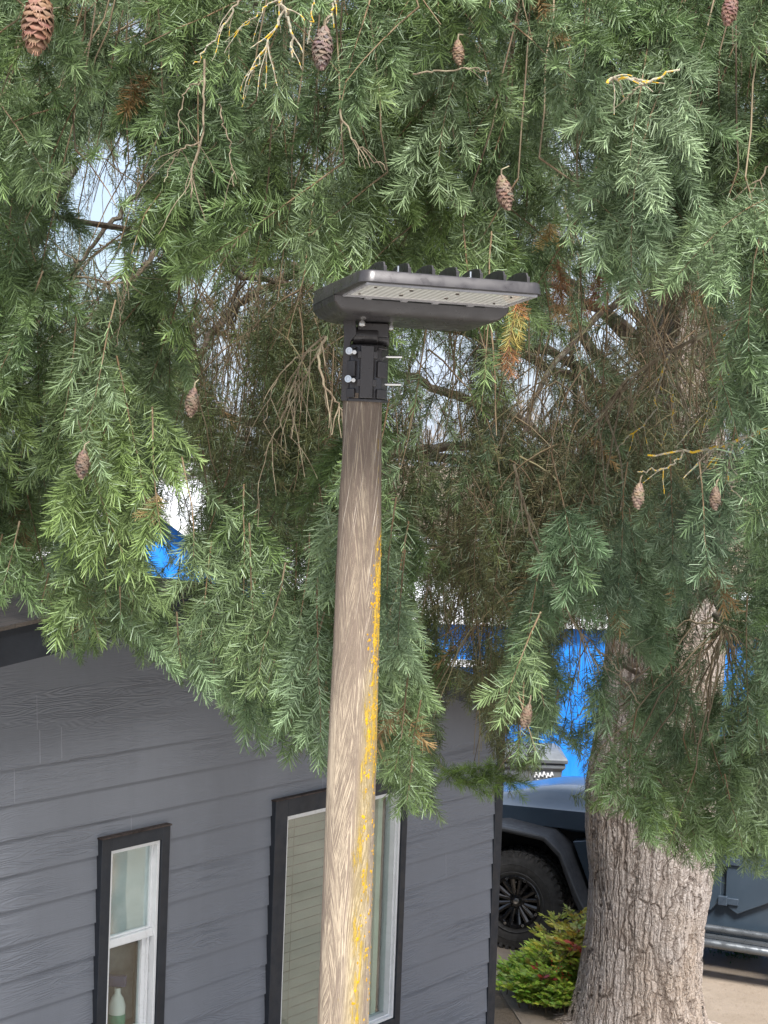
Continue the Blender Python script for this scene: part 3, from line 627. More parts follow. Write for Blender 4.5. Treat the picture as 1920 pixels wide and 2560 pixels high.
def flare(s0, y0, y1):
    pr = [(-.66, .56), (-.60, .86), (-.50, 1.0), (-.18, 1.055), (.25, 1.02), (.40, .90), (.555, .57), (.62, .46)]
    pin = [(x_ * .93, z_ - .045) for x_, z_ in pr][::-1]
    m_ = MB(); m_.prism([(s0 + x_, z_) for x_, z_ in pr + pin], 1, y0, y1); m_.build('fender_flare', blackp, car, bevel=.02, seg=3)
    pr2 = [(x_ * .99, z_ - .01) for x_, z_ in pr]; 
for s0 in (0, 2.95): flare(s0, -.03, .34); flare(s0, 1.44, 1.81)
m_ = MB(); m_.bx((-.6, .345, .45), (.62, .355, 1.0)); m_.bx((-.55, .35, .6), (.5, 1.4, .7)); m_.tube([(.0, .2, .42), (0, 1.6, .42)], .05, 10); m_.tube([(-.5, .4, .5), (3.6, .4, .5)], .05, 8); m_.tube([(-.5, 1.38, .5), (3.6, 1.38, .5)], .05, 8)
m_.tube([(.14, .34, .45), (.14, .36, .95)], .035, 10); m_.tube([(-.3, .22, .40), (.5, .5, .55)], .03, 8); m_.build('chassis', plain('chassis_black', (.012, .012, .012), .8, .2), car)
# doors, each with hinges and a handle
def door(s0, s1, bot0, bot1, y, side, hs):
    d = side
    m_ = MB(); m_.prism([(s0, 1.10), (s0, bot0 + .12), (s0 + .03, bot0 + .04), (s0 + .10, bot0), (s1 - .08, bot1), (s1, bot1 + .1), (s1, 1.10)], 1, min(y, y + .03 * d), max(y, y + .03 * d))
    dr = m_.build('door', paint.m, car, bevel=.008)
    for z_ in (.66, .98): m_ = MB(); m_.box((s0 + .035, y + .04 * d, z_), (.15, .022, .055)); m_.box((s0 - .015, y + .045 * d, z_), (.075, .034, .075)); m_.build('hinge', plain('hinge_slate', (.045, .062, .085), .35, .5, .2), dr, bevel=.006)
    m_ = MB(); m_.box((s1 - .12, y + .042 * d, .98), (.13, .02, .035)); m_.build('handle', blackp, dr, bevel=.006)
    m_ = MB(); m_.bx((s0 + .05, y + .012 * d, 1.105), (s1 - .05, y + .002 * d, 1.62)); m_.build('side_window', dglass, dr)
for y_, d in ((Yb0 + .005, -1), (Yb1 - .005, 1)):
    door(.84, 1.70, .56, .56, y_, d, 0); door(1.735, 2.50, .56, .86, y_, d, 0)
m_ = MB(); m_.prism([(.84, 1.102), (.90, 1.102), (1.10, 1.63), (1.10, 1.70), (3.72, 1.70), (3.78, 1.102), (3.7, 1.102), (3.66, 1.62), (1.12, 1.62)], 1, Yb0 + .025, Yb1 - .025)
m_.bx((1.08, Yb0 + .02, 1.655), (3.75, Yb1 - .02, 1.74)); m_.build('hardtop', plain('hardtop_black', (.03, .031, .033), .4, .5), car, bevel=.03, seg=3)
for s_ in (1.70, 2.50):
    m_ = MB(); m_.bx((s_, Yb0 + .008, 1.103), (s_ + .06, Yb1 - .008, 1.66)); m_.build('pillar', blackp, car)
m_ = MB(); m_.prism([(.80, 1.12), (.82, 1.12), (1.06, 1.64), (1.04, 1.65)], 1, .26, 1.52); m_.build('windscreen', dglass, car)
for y_ in (.05, 1.73): MB().box((.86, y_, 1.18), (.09, .18, .14)).build('mirror', blackp, car, bevel=.02)
m_ = MB(); m_.tube([(.62, .03, .36), (.70, -.02, .34), (2.28, -.02, .34), (2.36, .03, .36)], .034, 12); m_.bx((.68, .0, .375), (2.3, .14, .395))
for s_ in (.8, 1.5, 2.2): m_.tube([(s_, -.01, .35), (s_, .4, .48)], .02, 8)
m_.tube([(.62, .06, .44), (2.36, .06, .44)], .028, 12)
m_.build('side_step', plain('step_metal', (.12, .13, .14), .35, .5, .6, bump=.2), car, smooth=True, angle=R(40))
m_ = MB(); m_.box((-.55, .375, 1.09), (.05, .02, .10)); m_.box((-.55, .372, 1.14), (.085, .028, .03)); m_.tube([(-.6, .365, 1.05), (-.5, .365, 1.05)], .012, 8)
m_.build('hood_latch', plain('latch_grey', (.25, .26, .27), .35, .5, .7), car, bevel=.004)
m_ = MB(); m_.cyl((.62, .55, 1.32), (0, 0, 1), .03, .03, 14); m_.build('hood_bumper_stop', blackp, car)
# ================================================================== bins, blue shed, far buildings
def bin_(x, y, col, name_, lab, rot=0):
    b = empty('wheeled_bin', (x, y, .012), rot); tag(b, lab, 'bin')
    q = lambda w_, d_, z_, s_=0: [(-w_ / 2, -d_ / 2 - s_, z_), (w_ / 2, -d_ / 2 - s_, z_), (w_ / 2, d_ / 2, z_), (-w_ / 2, d_ / 2, z_)]
    mt = plain(name_, col, .55, .4, var=.2, bump=.2, bscale=200)
    MB().loft([q(.48, .50, .05), q(.60, .66, .98), q(.66, .72, 1.0), q(.66, .72, 1.05)]).build('body', mt, b, bevel=.015)
    MB().loft([q(.70, .76, 1.055), q(.70, .78, 1.10), q(.56, .60, 1.15)]).build('lid', mt, b, bevel=.012)
    MB().tube([(-.28, .40, 1.04), (.28, .40, 1.04)], .017, 10).build('handle', mt, b)
    for s_ in (-1, 1): MB().cyl((s_ * .27, .24, .11), (1, 0, 0), .11, .05, 20).build('wheel', blackp, b)
    return b
b1 = bin_(1.62, 16.6, (.13, .14, .15), 'bin_grey', 'grey wheeled bin with white markings behind the car hood, right of the darker bin')
b1['group'] = 'wheeled bins by the blue shed'
b2 = bin_(.86, 16.3, (.045, .048, .055), 'bin_dark', 'dark wheeled bin in the gap between the house corner and the grey bin'); b2['group'] = 'wheeled bins by the blue shed'
mk = MB()
for k, (x0, zz_) in enumerate(((.02, .93), (.06, .93), (.10, .94), (.14, .93), (.18, .94), (.04, .86), (.09, .85), (.14, .86))):
    y_ = -.335 - .002; hgt = .05
    mk.tube([(x0, y_ + (.93 - zz_) * .08, zz_ - hgt / 2), (x0 + .012, y_, zz_ + hgt / 2)], .007, 5); mk.tube([(x0 + .012, y_, zz_ + hgt / 2), (x0 + .026, y_ + .0, zz_ - hgt * .2)], .006, 5)
mk.build('lettering', plain('white_marks', (.8, .8, .8), .6), b1)
blue = NT('blue_metal', .4, .5); o = blue.obj(); x, y, z = blue.sep(o)
rib = blue.math('ABSOLUTE', blue.math('SINE', blue.math('MULTIPLY', x, 14)))
blue.color(blue.ramp(blue.noise(blue.map(o, (1, 1, .35)), 3.5, 7, .7), (.25, (.006, .13, .46)), (.5, (.012, .19, .62)), (.75, (.03, .25, .70)))); blue.bump(rib, .5, .02)
wroof = plain('white_roof', (.78, .78, .79), .45, .4, var=.05)
wtrim = plain('white_trim', (.75, .75, .76), .5, .4)
def building(lab, x0, x1, y, dep, z0_, zr0, zr1, name='shed', mw=None, pk=None):
    b = empty(name, ((x0 + x1) / 2, y, 0)); tag(b, lab, 'building'); c = (x0 + x1) / 2; a, e = x0 - c, x1 - c
    mw = mw or blue.m
    if pk is None: prof_ = [(a, 0.0), (e, 0.0), (e, zr1), (a, zr0)]
    else: prof_ = [(a, 0.0), (e, 0.0), (e, zr1), (pk[0] - c, pk[1]), (a, zr0)]
    MB().prism(prof_, 1, 0, dep).build('wall', mw, b)
    tops = prof_[2:]; m_ = MB()
    for (xa, za), (xb, zb_) in zip(tops[:-1], tops[1:]):
        m_.add([(xa, -.15, za + .02), (xb, -.15, zb_ + .02), (xb, dep + .1, zb_ + .02), (xa, dep + .1, za + .02), (xa, -.15, za + .12), (xb, -.15, zb_ + .12), (xb, dep + .1, zb_ + .12), (xa, dep + .1, za + .12)],
               [(0, 1, 2, 3), (4, 7, 6, 5), (0, 4, 5, 1), (1, 5, 6, 2), (2, 6, 7, 3), (3, 7, 4, 0)])
    m_.build('roof', wroof, b); return b
q0 = D(860, 1345, 18.5); q1 = D(1659, 1375, 18.5)
b = building('long blue metal shed with white roof behind the car and the bins', D(800, 1350, 18.5).x, D(2100, 1350, 18.5).x, 18.5, 5, 0, q0.z, q0.z)
gz = D(1000, 1430, 18.5).z
MB().bx((-3.2, -.05, gz - .05), (-1.6, 0, gz + .03)).build('ledge', wtrim, b)
MB().bx((-3.2, -.04, .1), (-2.2, -.001, gz - .25)).build('door', plain('shed_door', (.7, .7, .72), .5), b)
pk_ = D(285, 1075, 17.5); ed = D(560, 1290, 17.5)
building('blue gabled building seen over the grey house roof', D(60, 1200, 17.5).x, D(640, 1300, 17.5).x, 17.5, 6, 0, D(60, 1235, 17.5).z, D(640, 1330, 17.5).z, pk=(pk_.x, pk_.z))
fa = D(300, 1015, 34); building('white flat roofed hall behind the blue gabled building', D(150, 1015, 34).x, D(560, 1015, 34).x, 34, 12, 0, fa.z, fa.z, 'hall', plain('white_wall', (.72, .72, .73), .6, var=.05))
building('pale hall far behind the long blue shed', D(840, 1240, 34).x, D(1350, 1240, 34).x, 34, 12, 0, D(1000, 1230, 34).z, D(1000, 1230, 34).z, 'hall', plain('pale_wall', (.66, .67, .68), .6, var=.05))
# distant bare trees beyond the halls
btm = plain('bare_branches', (.20, .16, .12), .9, .1, var=.3)
def bare_tree(x, y, h_, lab, seed):
    r_ = random.Random(seed); t = empty('bare_tree', (x, y, 0)); tag(t, lab, 'tree', 'leafless trees far beyond the halls')
    m_ = MB(); m_.tube([(0, 0, 0), (.05, 0, h_ * .3), (0, .1, h_ * .6)], [.2, .15, .08], 8); m_.build('trunk', btm, t)
    m_ = MB()
    def grow(p, d, l, r, lev):
        q = p + d * l; m_.tube([p, (p + q) / 2 + Vector((r_.uniform(-.1, .1), 0, .05)) * l, q], [r, r * .8, r * .6], 4, False)
        if lev: 
            for k in range(3 if lev > 1 else 4):
                dd_ = (d + Vector((r_.uniform(-.8, .8), r_.uniform(-.8, .8), r_.uniform(-.3, .6)))).normalized(); grow(p + (q - p) * r_.uniform(.5, 1), dd_, l * .68, r * .55, lev - 1)
    for k in range(7): grow(Vector((0, 0, h_ * (.25 + .05 * k))), Vector((r_.uniform(-.8, .8), r_.uniform(-.8, .8), .7)).normalized(), h_ * .28, .07, 4)
    m_.build('crown', btm, t)
bare_tree(D(430, 900, 48).x, 48, 7.0, 'leafless brown tree beyond the white flat roofed hall', 5)
bare_tree(D(900, 900, 52).x, 52, 6.5, 'leafless brown tree far off just right of the light pole', 8)
bare_tree(D(1180, 900, 55).x, 55, 6.8, 'leafless brown tree far off behind the brown needled twigs', 13)
# ================================================================== the big conifer
from mathutils import noise as mnoise
TB = Vector((1.86, 11.6, 0)); tree = empty('conifer_tree', TB); tag(tree, 'huge conifer with ridged grey bark and drooping green boughs over the house', 'tree')
TY = 11.6
bark = NT('ridged_bark', .9, .15); o = bark.obj(); x, y, z = bark.sep(o)
wob = bark.noise(o, 2.4, 3, .5)
ang = bark.math('ARCTAN2', y, x)
av = bark.comb(bark.math('MULTIPLY', bark.math('COSINE', ang), 3.4), bark.math('MULTIPLY', bark.math('SINE', ang), 3.4), bark.math('MULTIPLY', z, 1.15))
avd = bark.n('VectorMath', operation='ADD'); bark.put(avd, 'i0', av)
nzv = bark.t.nodes.new('ShaderNodeTexNoise'); nzv.inputs['Scale'].default_value = 9; nzv.inputs['Detail'].default_value = 4; bark.put(nzv, 'Vector', o)
vs = bark.n('VectorMath', operation='SCALE'); bark.put(vs, 'i0', nzv.outputs['Color']); vs.inputs['Scale'].default_value = .42; bark.put(avd, 'i1', vs)
vor = bark.n('TexVoronoi', feature='DISTANCE_TO_EDGE', Scale=1.9, Vector=avd); vor2 = bark.n('TexVoronoi', feature='DISTANCE_TO_EDGE', Scale=5.5, Vector=avd)
fis = bark.step(vor.outputs[0], .0, .10); fi2 = bark.step(vor2.outputs[0], .0, .2)
fn = bark.noise(o, 55, 6, .75); mid = bark.noise(o, 14, 5, .65); big = bark.noise(bark.map(o, (1, 1, .6)), 2.0, 4, .6)
plate = bark.mix(bark.ramp(mid, (.3, 0.), (.7, 1.)), (.38, .32, .285), (.56, .50, .455))
plate = bark.mix(bark.ramp(big, (.42, 0.), (.62, .7)), plate, (.40, .30, .215))
plate = bark.mix(bark.ramp(fn, (.42, .0), (.72, .65)), plate, (.62, .57, .52))
colr = bark.mix(bark.math('ADD', bark.math('MULTIPLY', fis, .75), .25), (.11, .082, .066), plate)
colr = bark.mix(bark.math('ADD', bark.math('MULTIPLY', fi2, .35), .65), (.20, .155, .13), colr)
bark.color(colr)
hgt = bark.math('ADD', bark.math('MULTIPLY', fis, 1.0), bark.math('ADD', bark.math('MULTIPLY', fi2, .35), bark.math('MULTIPLY', fn, .5)))
bark.bump(bark.math('ADD', bark.math('MULTIPLY', fi2, .5), fn), .8, .012)
dsp = bark.t.nodes.new('ShaderNodeDisplacement'); dsp.inputs['Scale'].default_value = .015; dsp.inputs['Midlevel'].default_value = 1.2; bark.put(dsp, 'Height', hgt)
bark.t.links.new(dsp.outputs[0], bark.t.nodes['Material Output'].inputs['Displacement']); bark.m.displacement_method = 'BOTH'
# trunk outline from the photo: (display y, left x, right x)
tp = [(2300, 1208, 1545), (2212, 1232, 1518), (2130, 1250, 1508), (2000, 1268, 1515), (1900, 1273, 1532), (1800, 1262, 1538), (1700, 1262, 1535), (1500, 1295, 1550), (1350, 1312, 1560), (1100, 1345, 1562), (800, 1385, 1560), (600, 1410, 1555), (0, 1440, 1560)]
zt_, cx_, rt_ = [], [], []
for yy, l, r in tp:
    a, b_ = D(l, yy, TY), D(r, yy, TY); zt_.append((a.z + b_.z) / 2); cx_.append((a.x + b_.x) / 2); rt_.append((b_.x - a.x) / 2)
zt_ = [-.05] + zt_ + [14]; cx_ = [cx_[0]] + cx_ + [cx_[-1] + .1]; rt_ = [rt_[0] * 1.35] + rt_ + [.1]
print('trunk', [round(v, 2) for v in zt_], [round(v, 2) for v in cx_], [round(v, 2) for v in rt_])
o_ = np.argsort(zt_); zt_ = np.array(zt_)[o_]; cx_ = np.array(cx_)[o_]; rt_ = np.array(rt_)[o_]
NS = 420; zz = np.concatenate([np.linspace(-.05, 3.4, 420), np.linspace(3.42, 14, 200)]); th = np.linspace(0, 2 * np.pi, NS, endpoint=False)
def sm_interp(z): return np.interp(z, zt_, cx_), np.interp(z, zt_, rt_)
V = np.zeros((len(zz), NS, 3))
for i, z in enumerate(zz):
    c, r = sm_interp(z)
    lob = 1 + .03 * np.sin(3 * th + 1.3 + z * .5) + .022 * np.sin(5 * th + z * .8) + .012 * np.sin(11 * th + z * 1.7)
    if z < .7: lob = lob + (.7 - z) ** 2 * .16 * np.maximum(0, np.sin(5 * th + .6))
    V[i, :, 0] = c - TB.x + r * lob * np.cos(th); V[i, :, 1] = r * lob * np.sin(th) * .95; V[i, :, 2] = z
ii, jj = np.meshgrid(np.arange(len(zz) - 1), np.arange(NS), indexing='ij')
Fq = np.stack([ii * NS + jj, ii * NS + (jj + 1) % NS, (ii + 1) * NS + (jj + 1) % NS, (ii + 1) * NS + jj], -1).reshape(-1, 4)
npmesh('trunk', V.reshape(-1, 3), Fq, bark.m, tree, smooth=True)
# ---------- limbs
limbm = NT('limb_bark', .9, .15); o = limbm.obj(); n1 = limbm.noise(o, 18, 5, .7); n2 = limbm.noise(o, 60, 4, .7)
limbm.color(limbm.mix(limbm.ramp(n1, (.5, 0.), (.68, .75)), limbm.mix(n2, (.055, .042, .032), (.16, .125, .095)), (.26, .26, .20))); limbm.bump(n2, .8, .006)
twm = NT('twig_bark', .85, .2); o = twm.obj(); n1 = twm.noise(o, 14, 4, .6); at = twm.n('Attribute', attribute_name='tone')
twm.color(twm.mix(twm.ramp(n1, (.4, 0.), (.65, .5)), at.outputs['Color'], (.22, .19, .13)))
licm = NT('lichened_twig', .9, .15); o = licm.obj(); n1 = licm.noise(o, 45, 4, .7)
licm.color(licm.ramp(n1, (.42, (.22, .18, .13)), (.52, (.34, .33, .26)), (.57, (.48, .30, .03)), (.72, (.55, .34, .025)))); licm.bump(n1, .8, .004)
barem = NT('bare_twig', .85, .2); o = barem.obj(); n1 = barem.noise(o, 30, 4, .7)
barem.color(barem.ramp(n1, (.35, (.10, .075, .05)), (.55, (.20, .16, .11)), (.70, (.26, .25, .16)))); barem.bump(n1, .6, .003)
def bez(pts, n=24):     # Catmull-Rom through points
    pts = [Vector(p) for p in pts]; q = [pts[0] * 2 - pts[1]] + pts + [pts[-1] * 2 - pts[-2]]; out_ = []
    m = max(2, n // (len(pts) - 1))
    for i in range(1, len(q) - 2):
        for k in range(m):
            t = k / m; a, b, c, d = q[i - 1], q[i], q[i + 1], q[i + 2]
            out_.append(.5 * ((2 * b) + (c - a) * t + (2 * a - 5 * b + 4 * c - d) * t * t + (3 * b - a - 3 * c + d) * t ** 3))
    out_.append(pts[-1]); return out_
TLm = Matrix.Translation(-TB)
limb_pts = []
rl = random.Random(21)
def trunk_at(z): c, r = sm_interp(z); return Vector((c, TY, z))
def limb(pts, r0, r1, n=30, name='limb', mat=None, jit=.02):
    c = bez(pts, n)
    c = [p + Vector((rl.gauss(0, jit), rl.gauss(0, jit), rl.gauss(0, jit))) * (0 if i in (0, len(c) - 1) else 1) for i, p in enumerate(c)]
    rr_ = [r0 + (r1 - r0) * (i / (len(c) - 1)) ** .8 for i in range(len(c))]
    MB(TLm).tube(c, rr_, 8 if r0 > .01 else 6).build(name, mat or limbm.m, tree, smooth=True)
    return c
# long boughs from the trunk towards the camera and the left; display targets with distance
lim = [(5.6, (-150, -120, 4.6)), (6.6, (250, -260, 4.3)), (5.2, (480, -60, 5.0)), (6.9, (700, -330, 4.2)), (5.0, (900, -90, 4.7)), (6.6, (1150, -300, 4.3)), (5.4, (1400, -160, 4.8)), (6.9, (1650, -350, 4.4)), (5.9, (1850, 60, 5.0)),
       (4.3, (-100, 420, 6.2)), (3.9, (320, 520, 6.6)), (4.6, (620, 230, 6.0)), (4.2, (820, 420, 6.4)), (4.5, (1100, 300, 6.0)), (4.4, (1560, 420, 6.2)), (4.0, (1800, 520, 6.5)),
       (3.3, (120, 860, 7.4)), (3.3, (480, 940, 7.4)), (3.0, (1720, 900, 7.0)), (5.5, (-300, 100, 7.5)), (6.0, (2000, 0, 7.5)), (6.8, (950, -250, 8.5)), (7.5, (300, -300, 9)), (4.9, (1300, 120, 9.6)), (4.2, (700, 500, 10.2)), (3.6, (400, 700, 10.8))]
for k, (hz, (dx, dy, Y)) in enumerate(lim):
    a = trunk_at(hz); e = D(dx, dy, Y); m1 = a.lerp(e, .35) + Vector((rl.gauss(0, .15), 0, .25 + rl.random() * .3)); m2 = a.lerp(e, .7) + Vector((rl.gauss(0, .12), 0, .22))
    c = limb([a, m1, m2, e], .042 if Y < 7 else .055, .009); limb_pts += [(p, k) for p in c[3:]]
# boughs lower right, carried in front of the trunk
for hz, (dx, dy, Y) in ((3.2, (1350, 1500, 6.0)), (3.3, (1560, 1350, 5.6)), (3.0, (1180, 1330, 6.4)), (2.9, (1700, 1500, 5.8)), (3.4, (960, 1180, 6.2))):
    a = trunk_at(hz); e = D(dx, dy, Y); m1 = a.lerp(e, .4) + Vector((.1, 0, .35)); m2 = a.lerp(e, .75) + Vector((0, 0, .18)); c = limb([a, m1, m2, e], .035, .009); limb_pts += [(p, 50) for p in c[3:]]
# boughs seen in the gaps of the crown
for pts, r0, r1 in (([(700, 560, 8.2), (560, 630, 8.0), (470, 700, 7.8), (430, 770, 7.7), (380, 850, 7.6)], .028, .008), ([(330, 380, 7.2), (260, 460, 7.1), (190, 540, 7.0), (140, 600, 6.9)], .016, .006),
                    ([(420, 400, 7.6), (330, 470, 7.5), (220, 540, 7.4), (90, 640, 7.3)], .010, .004), ([(160, 360, 6.5), (110, 450, 6.4), (60, 560, 6.3), (-60, 700, 6.2)], .022, .01),
                    ([(335, 545, 5.6), (300, 590, 5.5), (225, 610, 5.4), (210, 690, 5.3)], .011, .004), ([(1240, 640, 8.6), (1237, 760, 8.6), (1240, 900, 8.6), (1235, 1010, 8.6)], .016, .008),
                    ([(1480, 560, 9.6), (1350, 640, 9.0), (1200, 780, 8.2), (1100, 1000, 7.8)], .03, .01), ([(905, 560, 7.8), (900, 720, 7.8), (870, 860, 7.7)], .013, .006), ([(560, 420, 7.0), (520, 560, 6.9), (500, 700, 6.9)], .012, .005)):
    c = limb([D(*p) for p in pts], r0, r1, 20, jit=.008); limb_pts += [(p, 60) for p in c]
# ---------- gaps and outline of the crown, in display pixels of the photo
OUT = np.array([(-400, 1350), (0, 1325), (60, 1290), (110, 1400), (150, 1435), (215, 1440), (245, 1330), (280, 1415), (350, 1430), (420, 1490), (480, 1525), (560, 1595), (620, 1610), (655, 1640), (690, 1690), (740, 1700), (835, 1690), (860, 1770), (940, 1775), (955, 1560), (1000, 1480), (1045, 1560), (1080, 1690), (1160, 1690), (1180, 1600), (1250, 1640), (1264, 1790), (1350, 1770), (1400, 1820), (1480, 1890), (1560, 1865), (1640, 1895), (2100, 1900)], float)
GAPS = [(225, 410, 80, 110, .08), (270, 560, 80, 45, .2), (130, 520, 60, 60, .35), (480, 760, 50, 80, .22), (480, 640, 110, 55, .35), (395, 1065, 64, 50, .22), (530, 880, 60, 120, .3), (905, 760, 60, 50, .3), (1150, 860, 42, 85, .2),
        (1320, 700, 60, 48, .2), (1240, 340, 55, 45, .35), (1300, 420, 45, 60, .4), (1590, 960, 50, 40, .3), (415, 60, 60, 25, .4), (660, 340, 40, 50, .45), (960, 880, 60, 110, .4),
        (395, 1130, 62, 34, .22), (350, 1190, 50, 34, .4), (440, 1235, 36, 34, .35), (1010, 1370, 90, 34, .15), (1255, 1400, 55, 75, .10), (1240, 1520, 28, 60, .15), (1570, 1450, 48, 62, .2), (1120, 1600, 45, 35, .3), (960, 1290, 70, 32, .35),
        (1350, 1440, 46, 100, .22), (1520, 1370, 46, 110, .3), (1235, 1640, 28, 30, .15), (1010, 1440, 60, 30, .35), (300, 80, 30, 60, .5), (555, 1290, 40, 25, .4), (620, 190, 30, 30, .5), (720, 800, 30, 60, .5), (1462, 790, 62, 160, .3)]
# zones where only the far, hanging layer shows
CLR = [(1108, 720, 34, 100), (1212, 630, 28, 75), (1290, 620, 26, 45), (1186, 495, 24, 30), (605, 70, 55, 70), (690, 85, 36, 55), (440, 290, 16, 150), (1430, 730, 150, 26), (1540, 960, 130, 22), (1400, 168, 80, 18), (1089, 415, 26, 36), (415, 868, 22, 34), (178, 1002, 24, 36), (1379, 1070, 22, 30), (1137, 1546, 20, 28), (700, 820, 30, 80)]
BACK = [(590, 820, 170, 200), (560, 640, 150, 90), (985, 940, 130, 260), (1020, 1230, 100, 170), (1300, 830, 200, 125), (1440, 760, 130, 170), (1180, 1000, 90, 130), (600, 700, 180, 110)]
def allow(p, layer, r_):
    dx, dy = proj(p)
    if dy > np.interp(dx, OUT[:, 0], OUT[:, 1]) - 18 + r_.uniform(-12, 8): return False
    gn = mnoise.noise(Vector(p) * 3.3) + .5 * mnoise.noise(Vector(p) * 9)
    for cx, cy, a, b, keep in GAPS:
        if ((dx - cx) / a) ** 2 + ((dy - cy) / b) ** 2 < 1 + .9 * gn:
            k = keep * (1.0 if layer < 2 else 1.35)
            if r_.random() > k: return False
    if layer == 0 and p[1] < 4.6 or layer == 1:
        for cx, cy, a, b in CLR:
            if ((dx - cx) / a) ** 2 + ((dy - cy) / b) ** 2 < 1 and r_.random() > .15: return False
    if layer < 2:
        for cx, cy, a, b in BACK:
            if ((dx - cx) / a) ** 2 + ((dy - cy) / b) ** 2 < 1 and r_.random() > (.08 if layer == 0 else .42): return False
    nv = mnoise.noise(Vector(p) * 1.9) + .5 * mnoise.noise(Vector(p) * 4.1)
    if nv > (.66, .46, .42)[layer]: return False
    # keep clear of the lamp head and pole
    if p[1] < 3.78 and 640 < dx < 1190: return False
    return True
# ---------- sprays
SA, SB, SN, SL_, SC, SW, SG = [], [], [], [], [], [], []     # sprig start, end, needle count, needle length, colour, width, droop
TWIGS = []                                    # (points, r0, r1, colour)
def vrand(r_, s=1): return Vector((r_.gauss(0, s), r_.gauss(0, s), r_.gauss(0, s)))
def lerp3(a, b, t): return tuple(x_ + (y_ - x_) * t for x_, y_ in zip(a, b))
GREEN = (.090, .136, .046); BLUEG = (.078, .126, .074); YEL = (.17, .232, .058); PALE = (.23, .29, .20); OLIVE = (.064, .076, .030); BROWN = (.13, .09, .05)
def tone(dx, dy, layer, r_):
    yl = .25 * math.exp(-((dx - 200) / 330) ** 2 - ((dy - 800) / 260) ** 2) * 2.2 + .5 * math.exp(-((dx - 820) / 330) ** 2 - ((dy - 420) / 260) ** 2) + .4 * math.exp(-((dx - 1150) / 260) ** 2 - ((dy - 110) / 110) ** 2) + .4 * math.exp(-((dx - 400) / 220) ** 2 - ((dy - 560) / 200) ** 2) + .3 * math.exp(-((dx - 880) / 80) ** 2 - ((dy - 1050) / 200) ** 2)
    bl = .8 * math.exp(-((dx - 1450) / 330) ** 2 - ((dy - 1000) / 330) ** 2) + .6 * math.exp(-((dx - 450) / 300) ** 2 - ((dy - 1400) / 200) ** 2) + .4 * math.exp(-((dx - 1350) / 300) ** 2 - ((dy - 250) / 250) ** 2) + .3 * math.exp(-((dx - 250) / 200) ** 2 - ((dy - 100) / 100) ** 2)
    c = lerp3(GREEN, BLUEG, min(1, bl + r_.uniform(-.2, .3)) if bl > 0 else 0); c = lerp3(c, YEL, max(0, min(.85, yl * .7 + r_.gauss(-.05, .16))))
    c = lerp3(c, PALE, max(0, min(.6, r_.gauss(.10, .15))))
    if layer == 2: c = lerp3(c, OLIVE, .75); c = lerp3(c, BROWN, max(0, min(.7, r_.gauss(.22, .2))))  # back layers: older olive needles, darkened further to paint in crown shade
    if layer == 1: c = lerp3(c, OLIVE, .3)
    v = r_.uniform(.8, 1.25); return tuple(x_ * v for x_ in c)
def sprig(a, d, ln, nl, dens, col, wid, droop=.15):
    SA.append(tuple(a)); SB.append(tuple(a + d * ln)); SN.append(max(6, int(ln * dens))); SL_.append(nl); SC.append(col); SW.append(wid); SG.append(droop * ln)
def spray(P0, d0, L_, layer, r_, nl, dens, wid, sparse=1.0):
    """stem from P0 along d0, bending down, with alternate side sprigs"""
    st_ = (.075, .068, .060)[layer]; n = max(4, int(L_ / st_)); p = Vector(P0); d = Vector(d0).normalized(); pts = [p.copy()]
    sid = d.cross(Vector((r_.gauss(0, .4), r_.gauss(-1, .3), r_.gauss(0, .4)))).normalized()
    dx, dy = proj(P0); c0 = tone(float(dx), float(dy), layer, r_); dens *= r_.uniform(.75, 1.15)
    pass
    droop = r_.uniform(.06, .16) if layer else r_.uniform(.03, .13)
    for i in range(n):
        d = (d + Vector((0, 0, -droop)) + vrand(r_, .06)).normalized(); q = p + d * (L_ / n)
        if layer < 2 or r_.random() < .8:
            if allow(q, layer, r_):
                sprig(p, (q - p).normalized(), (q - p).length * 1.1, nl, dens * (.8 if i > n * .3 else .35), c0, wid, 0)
            t = i / n
            for s_ in ((1, -1) if r_.random() < .75 else (r_.choice((1, -1)),)):
                if r_.random() > sparse: continue
                ln = L_ * r_.uniform(.26, .48) * (1.15 - t * .65) * (1 if layer < 2 else .6)
                sd = (d * r_.uniform(.45, .9) + sid * s_ * r_.uniform(.7, 1.1) + Vector((0, 0, -.25)) + vrand(r_, .16)).normalized()
                tip = q + sd * ln
                if allow(tip, layer, r_) and allow(q + sd * ln * .5, layer, r_):
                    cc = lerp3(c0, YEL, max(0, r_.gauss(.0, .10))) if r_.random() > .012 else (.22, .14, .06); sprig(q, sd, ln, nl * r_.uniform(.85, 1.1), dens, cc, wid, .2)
                    if ln > .09 and layer == 0:
                        s2 = (sd + d * .6 + vrand(r_, .2)).normalized(); sprig(q + sd * ln * .45, s2, ln * .55, nl, dens, cc, wid, .2)
        p = q; pts.append(p.copy())
    if allow(p, layer, r_): 
        sprig(p, (d + vrand(r_, .1)).normalized(), L_ * .14, nl, dens * 1.2, lerp3(c0, YEL, .12), wid, .1)
    keepn = len(pts)
    for i, q in enumerate(pts):
        dx, dy = proj(q)
        if dy > np.interp(dx, OUT[:, 0], OUT[:, 1]) - 22: keepn = i; break
    if keepn >= 2: TWIGS.append((pts[:keepn], .0028 if layer == 0 else .0022, .0010, (.105, .070, .042) if layer else (.14, .09, .05)))
LP = np.array([tuple(p) for p, k in limb_pts])
